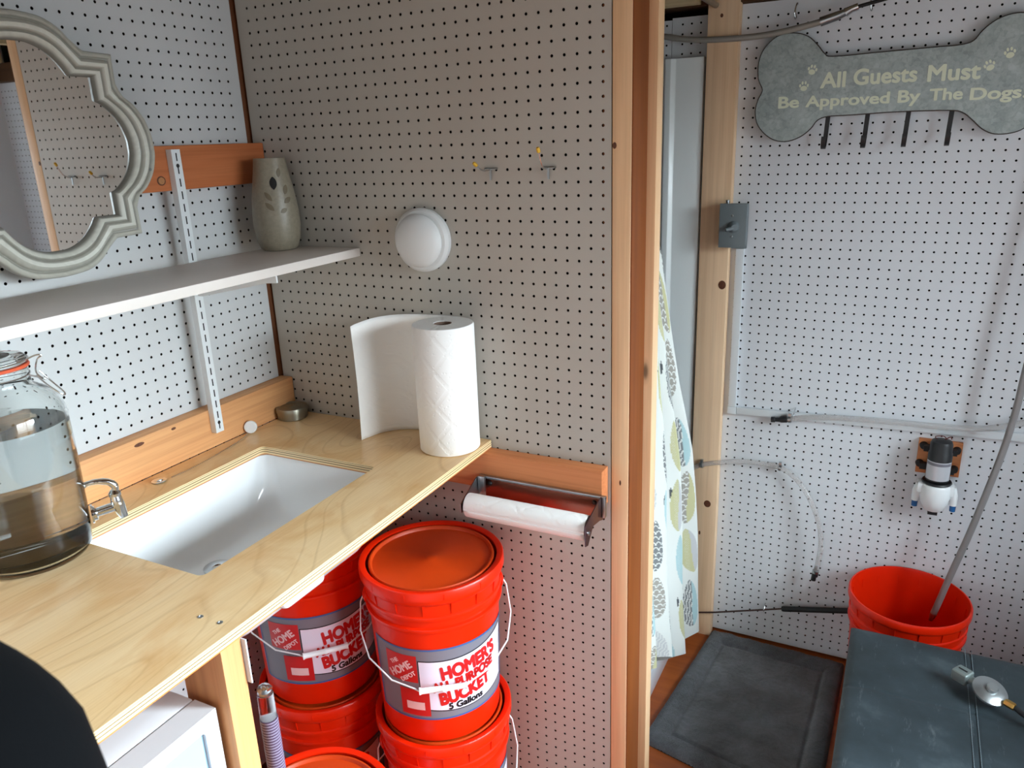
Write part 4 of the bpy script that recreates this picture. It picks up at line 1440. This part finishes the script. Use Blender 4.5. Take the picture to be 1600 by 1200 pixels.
# ------------------------------------------------------------------ bone sign
bn = thing('bone_sign', (1.35, YB - .02, 1.60), 'galvanised dog bone sign with cream lettering and coat hooks', 'sign')
ol = [(1.015, 1.732), (1.003, 1.76), (1.001, 1.801), (1.014, 1.835), (1.044, 1.861), (1.084, 1.866), (1.12, 1.855), (1.146, 1.831), (1.163, 1.811), (1.185, 1.802), (1.294, 1.804), (1.413, 1.806), (1.468, 1.807), (1.496, 1.814), (1.513, 1.836), (1.538, 1.856), (1.569, 1.866), (1.60, 1.864), (1.635, 1.852), (1.655, 1.825), (1.660, 1.79), (1.652, 1.752), (1.640, 1.732),
      (1.655, 1.706), (1.658, 1.670), (1.648, 1.637), (1.625, 1.613), (1.600, 1.603), (1.567, 1.602), (1.54, 1.614), (1.514, 1.638), (1.492, 1.655), (1.461, 1.661), (1.349, 1.663), (1.24, 1.660), (1.184, 1.659), (1.158, 1.650), (1.142, 1.629), (1.116, 1.609), (1.08, 1.599), (1.042, 1.609), (1.009, 1.641), (.999, 1.678), (1.005, 1.708)]
sm = [(p[0], p[1]) for p in catmull([(a, b, 0) for a, b in ol], 4, True)]
ys = YB - .030
obj('sheet', MB().prism(sm, 'xz', ys, ys + .0015), 'sign', bn, smooth=30)
rim = MB()
rim.tube([(a, ys + .003, b) for a, b in sm], .0026, 8, closed=True)
obj('rolled_edge', rim, 'sign_edge', bn)
obj('standoff', MB().box(1.05, 1.62, ys + .0020, YB - .0006, 1.700, 1.730), 'sign_edge', bn)
def sign_text(s, x0, x1, z0, h):
    vs, fs = text_mesh(s, h, h * .030, 'LEFT', 0, 1.0, .0005)
    a, b = min(v[0] for v in vs), max(v[0] for v in vs)
    k = (x1 - x0) / (b - a)
    out = []
    for x, y, z in vs:
        out.append((x0 + (x - a) * k, ys - .0007 - z, z0 + y))
    mb = MB().add(out, fs)
    # small serif feet give the lettering its art-nouveau slab look
    return obj('lettering', mb, 'paint_cream', bn, smooth=0)
for s, x0, x1, z0, h in (('All', 1.159, 1.220, 1.729, .052), ('Guests', 1.238, 1.384, 1.732, .052), ('Must', 1.406, 1.520, 1.730, .052), ('Be', 1.057, 1.110, 1.684, .040), ('Approved', 1.126, 1.327, 1.684, .038), ('By', 1.345, 1.396, 1.684, .040), ('The', 1.415, 1.488, 1.685, .038), ('Dogs!', 1.503, 1.622, 1.682, .038)):
    sign_text(s, x0, x1, z0, h)
def disc(mb, x, z, rx, rz, rot=0, n=14):
    v = []
    for i in range(n):
        a = 2 * PI * i / n
        p, q = rx * math.cos(a), rz * math.sin(a)
        v.append((x + p * math.cos(rot) - q * math.sin(rot), z + p * math.sin(rot) + q * math.cos(rot)))
    mb.prism(v, 'xz', ys - .0012, ys - .0003)
for x, z, r in ((1.137, 1.774, -.2), (1.119, 1.735, .0), (1.536, 1.757, .4), (1.574, 1.782, .2)):
    paw = MB()
    c_, s_ = math.cos(r), math.sin(r)
    def at(dx, dz):
        return x + dx * c_ - dz * s_, z + dx * s_ + dz * c_
    disc(paw, *at(0, -.005), .0085, .0065, r)
    for dx, dz in ((-.0095, .002), (-.0038, .0085), (.0038, .0085), (.0095, .002)):
        disc(paw, *at(dx, dz), .0026, .0042, r)
    obj('paw_print', paw, 'paint_cream', bn, smooth=0)
for x in (1.185, 1.280, 1.374, 1.470):
    hk = MB()
    pts = catmull([(0, ys + .004, 1.675), (0, ys + .002, 1.64), (0, ys + .002, 1.612), (0, ys - .003, 1.592), (0, ys - .016, 1.580), (0, ys - .032, 1.583), (0, ys - .040, 1.598), (0, ys - .040, 1.608)], 5)
    n = len(pts)
    v, f = [], []
    for i, p in enumerate(pts):
        a = pts[max(0, i - 1)]
        b = pts[min(n - 1, i + 1)]
        t = (b - a).normalized()
        nn_ = Vector((0, -t.z, t.y))
        for sx in (-.0055, .0055):
            for so_ in (0, .003):
                v.append((x + sx - .004 * (1.675 - p[2]) / .09, p[1] + nn_[1] * so_, p[2] + nn_[2] * so_))
    for i in range(n - 1):
        o = i * 4
        for q in ((0, 2, 6, 4), (1, 5, 7, 3), (0, 4, 5, 1), (2, 3, 7, 6)):
            f.append(tuple(o + k for k in q))
    f += [(0, 1, 3, 2), ((n - 1) * 4, (n - 1) * 4 + 2, (n - 1) * 4 + 3, (n - 1) * 4 + 1)]
    obj('coat_hook', hk.add(v, f), 'black_plastic', bn, smooth=50)

# ------------------------------------------------------------------ rug
rg = thing('bath_mat', (1.14, .58, 0), 'dark grey plush bath mat with a quilted border on the wooden floor', 'mat')
q00, q10, q11, q01 = (.882, .292), (1.352, .190), (1.366, .862), (.948, .874)
def rugp(u, w):
    a = [q00[k] + (q10[k] - q00[k]) * u for k in (0, 1)]
    b = [q01[k] + (q11[k] - q01[k]) * u for k in (0, 1)]
    return [a[k] + (b[k] - a[k]) * w for k in (0, 1)]
from mathutils import noise as mnoise
def rugf(u, w):
    x, y = rugp(u, w)
    du, dw = min(u, 1 - u) * .5, min(w, 1 - w) * .62
    d = min(du, dw)
    hgt = .014 * min(1, (d / .010)) ** .5
    e = abs(d - .066)
    hgt += .009 * math.exp(-((d - .034) / .024) ** 2) - .008 * math.exp(-(e / .007) ** 2)
    if d < .062:
        hgt += .0022 * math.sin((x + y) * 700 + 2 * mnoise.noise((x * 40, y * 40, 0)))
    hgt += .0035 * mnoise.noise((x * 26, y * 26, 0)) + .0015 * mnoise.noise((x * 90, y * 90, 3))
    return (x, y, .001 + max(0, hgt))
ro_ = obj('pile', MB().grid(rugf, 150, 190), 'rug', rg, smooth=80)
obj('backing', MB().add([(*rugp(a, b), z) for z in (.0006, .002) for a, b in ((0, 0), (1, 0), (1, 1), (0, 1))], [(0, 3, 2, 1), (4, 5, 6, 7), (0, 1, 5, 4), (1, 2, 6, 5), (2, 3, 7, 6), (3, 0, 4, 7)]), 'black_rubber', rg)

# ------------------------------------------------------------------ ottoman, regulator
ot = thing('ottoman', (1.72, .15, 0), 'blue-black leather storage ottoman with double stitched seams', 'ottoman')
OX0, OX1, OY0, OY1, OZ = 1.378, 2.06, -.34, .525, .380
obj('base', MB().box(OX0 + .012, OX1 - .012, OY0 + .012, OY1 - .012, .001, .31), 'leather', ot, bevel=.012, seg=3)
def otf(u, w):
    x = OX0 + (OX1 - OX0) * u
    y = OY0 + (OY1 - OY0) * w
    d = min(min(u, 1 - u) * (OX1 - OX0), min(w, 1 - w) * (OY1 - OY0))
    z = OZ - .014 * math.exp(-d / .012) + .0018 * mnoise.noise((x * 7, y * 7, 1))
    for sx in (1.640, 1.651):
        z -= .0016 * math.exp(-((x - sx) / .0025) ** 2)
    z -= .0018 * math.exp(-((y - .272 - .02 * (x - 1.6)) / .004) ** 2) + .0012 * math.exp(-((y - .02 - .02 * (x - 1.6)) / .004) ** 2)
    return (x, y, z)
lidm = MB().grid(otf, 150, 190)
top_v = len(lidm.v)
bx = MB()
nu, nv = 150, 190
edge = [i for i in range(nu + 1)] + [(j * (nu + 1) + nu) for j in range(1, nv + 1)] + [nv * (nu + 1) + i for i in range(nu - 1, -1, -1)] + [j * (nu + 1) for j in range(nv - 1, 0, -1)]
low = len(lidm.v)
for i in edge:
    p = lidm.v[i]
    lidm.v.append((p[0], p[1], .312))
m_ = len(edge)
for k in range(m_):
    lidm.f.append((edge[k], low + k, low + (k + 1) % m_, edge[(k + 1) % m_]))
obj('lid', lidm, 'leather', ot, smooth=50)
stm = MB()
for sx in (1.6385, 1.6525):
    y = OY0 + .02
    while y < OY1 - .01:
        stm.box(sx - .0006, sx + .0006, y, y + .0055, OZ - .003, OZ + .0012)
        y += .0075
tag(obj('stitching', stm, 'stitch', ot, smooth=0), kind='stuff')

rgt = thing('gas_regulator', (1.69, .36, OZ), 'zinc gas regulator with brass nut and black hose on the ottoman', 'gas regulator')
zr = OZ
d = Vector((.80, -.56, 0)).normalized()
side = Vector((-d.y, d.x, 0))
c0 = Vector((1.676, .325, zr))
body_c = c0 + Vector((0, 0, .0315))
up = (Vector((0, 0, 1)) * .93 + Vector((.22, -.28, 0))).normalized()
def oriented(prof, c, ax, n=40):
    ax = ax.normalized()
    u = ax.cross(Vector((0, 1, .3))).normalized()
    w = ax.cross(u)
    mb = MB().lathe(prof, n)
    mb.v = [tuple(c + u * p[0] + w * p[1] + ax * p[2]) for p in mb.v]
    return mb
obj('diaphragm_housing', oriented([(0, -.015), (.018, -.015), (.026, -.008), (.036, -.003), (.0365, .002), (.030, .006), (.018, .009), (0, .010)], body_c, up), 'zinc', rgt)
nb = MB()
for i in range(28):
    a = 2 * PI * i / 28
    sub = oriented([(0, .0), (.0016, .0), (.0016, .0028), (0, .0032)], body_c + Vector((0, 0, 0)), up, 6)
    ax = up
    u = ax.cross(Vector((0, 1, .3))).normalized()
    w = ax.cross(u)
    off = (u * math.cos(a) + w * math.sin(a)) * .0345
    nb.add([tuple(Vector(p) + off) for p in sub.v], sub.f)
tag(obj('crimp_bead', nb, 'zinc', rgt), kind='stuff')
obj('vent_cap', oriented([(0, .008), (.012, .008), (.013, .011), (.012, .017), (.010, .019), (0, .0195)], body_c, up), 'zinc', rgt)
a0 = body_c - d * .034
obj('inlet_neck', MB().tube([a0, a0 - d * .016], [.010, .009], 16), 'zinc_dull', rgt)
h0 = a0 - d * .012
hw2 = MB()
for s in (0,):
    c = h0 - d * .018
    v = []
    for dz in (-.014, .014):
        for aa, bb in ((-.018, -.017), (.018, -.017), (.018, .017), (-.018, .017)):
            v.append(tuple(c + d * aa + side * bb + Vector((0, 0, dz))))
    hw2.add(v, [(0, 3, 2, 1), (4, 5, 6, 7), (0, 1, 5, 4), (1, 2, 6, 5), (2, 3, 7, 6), (3, 0, 4, 7)])
obj('hand_wheel', hw2, 'zinc_dull', rgt, bevel=.006, seg=3)
sl_ = MB()
v = []
for dz in (.0142, .0150):
    for aa, bb in ((-.010, -.002), (.010, -.002), (.010, .002), (-.010, .002)):
        v.append(tuple(h0 - d * .018 + d * aa + side * bb + Vector((0, 0, dz))))
obj('slot', sl_.add(v, [(0, 3, 2, 1), (4, 5, 6, 7), (0, 1, 5, 4), (1, 2, 6, 5), (2, 3, 7, 6), (3, 0, 4, 7)]), 'black_plastic', rgt)
b0 = body_c + d * .034 + Vector((0, 0, -.004))
obj('brass_nut', MB().tube([b0, b0 + d * .004, b0 + d * .020, b0 + d * .022], [.0070, .0085, .0085, .007], 6), 'brass', rgt)
obj('hose', MB().tube([b0 + d * .022, b0 + d * .05 + Vector((0, 0, -.006)), b0 + d * .12 + Vector((0, 0, -.009)), b0 + d * .25 + Vector((.0, -.02, -.009))], .0062, 12, smooth=5), 'black_rubber', rgt)

# ------------------------------------------------------------------ black sleeve of the photographer, close to the camera
sv = MB()
Rm = cam_o.rotation_euler.to_matrix()
def near(px, py, dist):
    dd = Rm @ Vector(((px - 800) / 1212.41, -(py - 600) / 1212.41, -1))
    return Vector(cam_o.location) + dd * dist
sv.tube([near(-1500, 1500, .40), near(-900, 1330, .38), near(-440, 1240, .36), near(-205, 1285, .35), near(-125, 1440, .35), near(-60, 1900, .36), near(0, 2600, .38)], [.05, .055, .070, .086, .084, .068, .06], 32, smooth=8)
s_ = obj('sleeve', sv, 'sleeve', loc=near(-300, 1300, .35), smooth=80)
tag(s_, 'black cloth sleeve of a bent elbow, blurred close to the camera', 'sleeve')
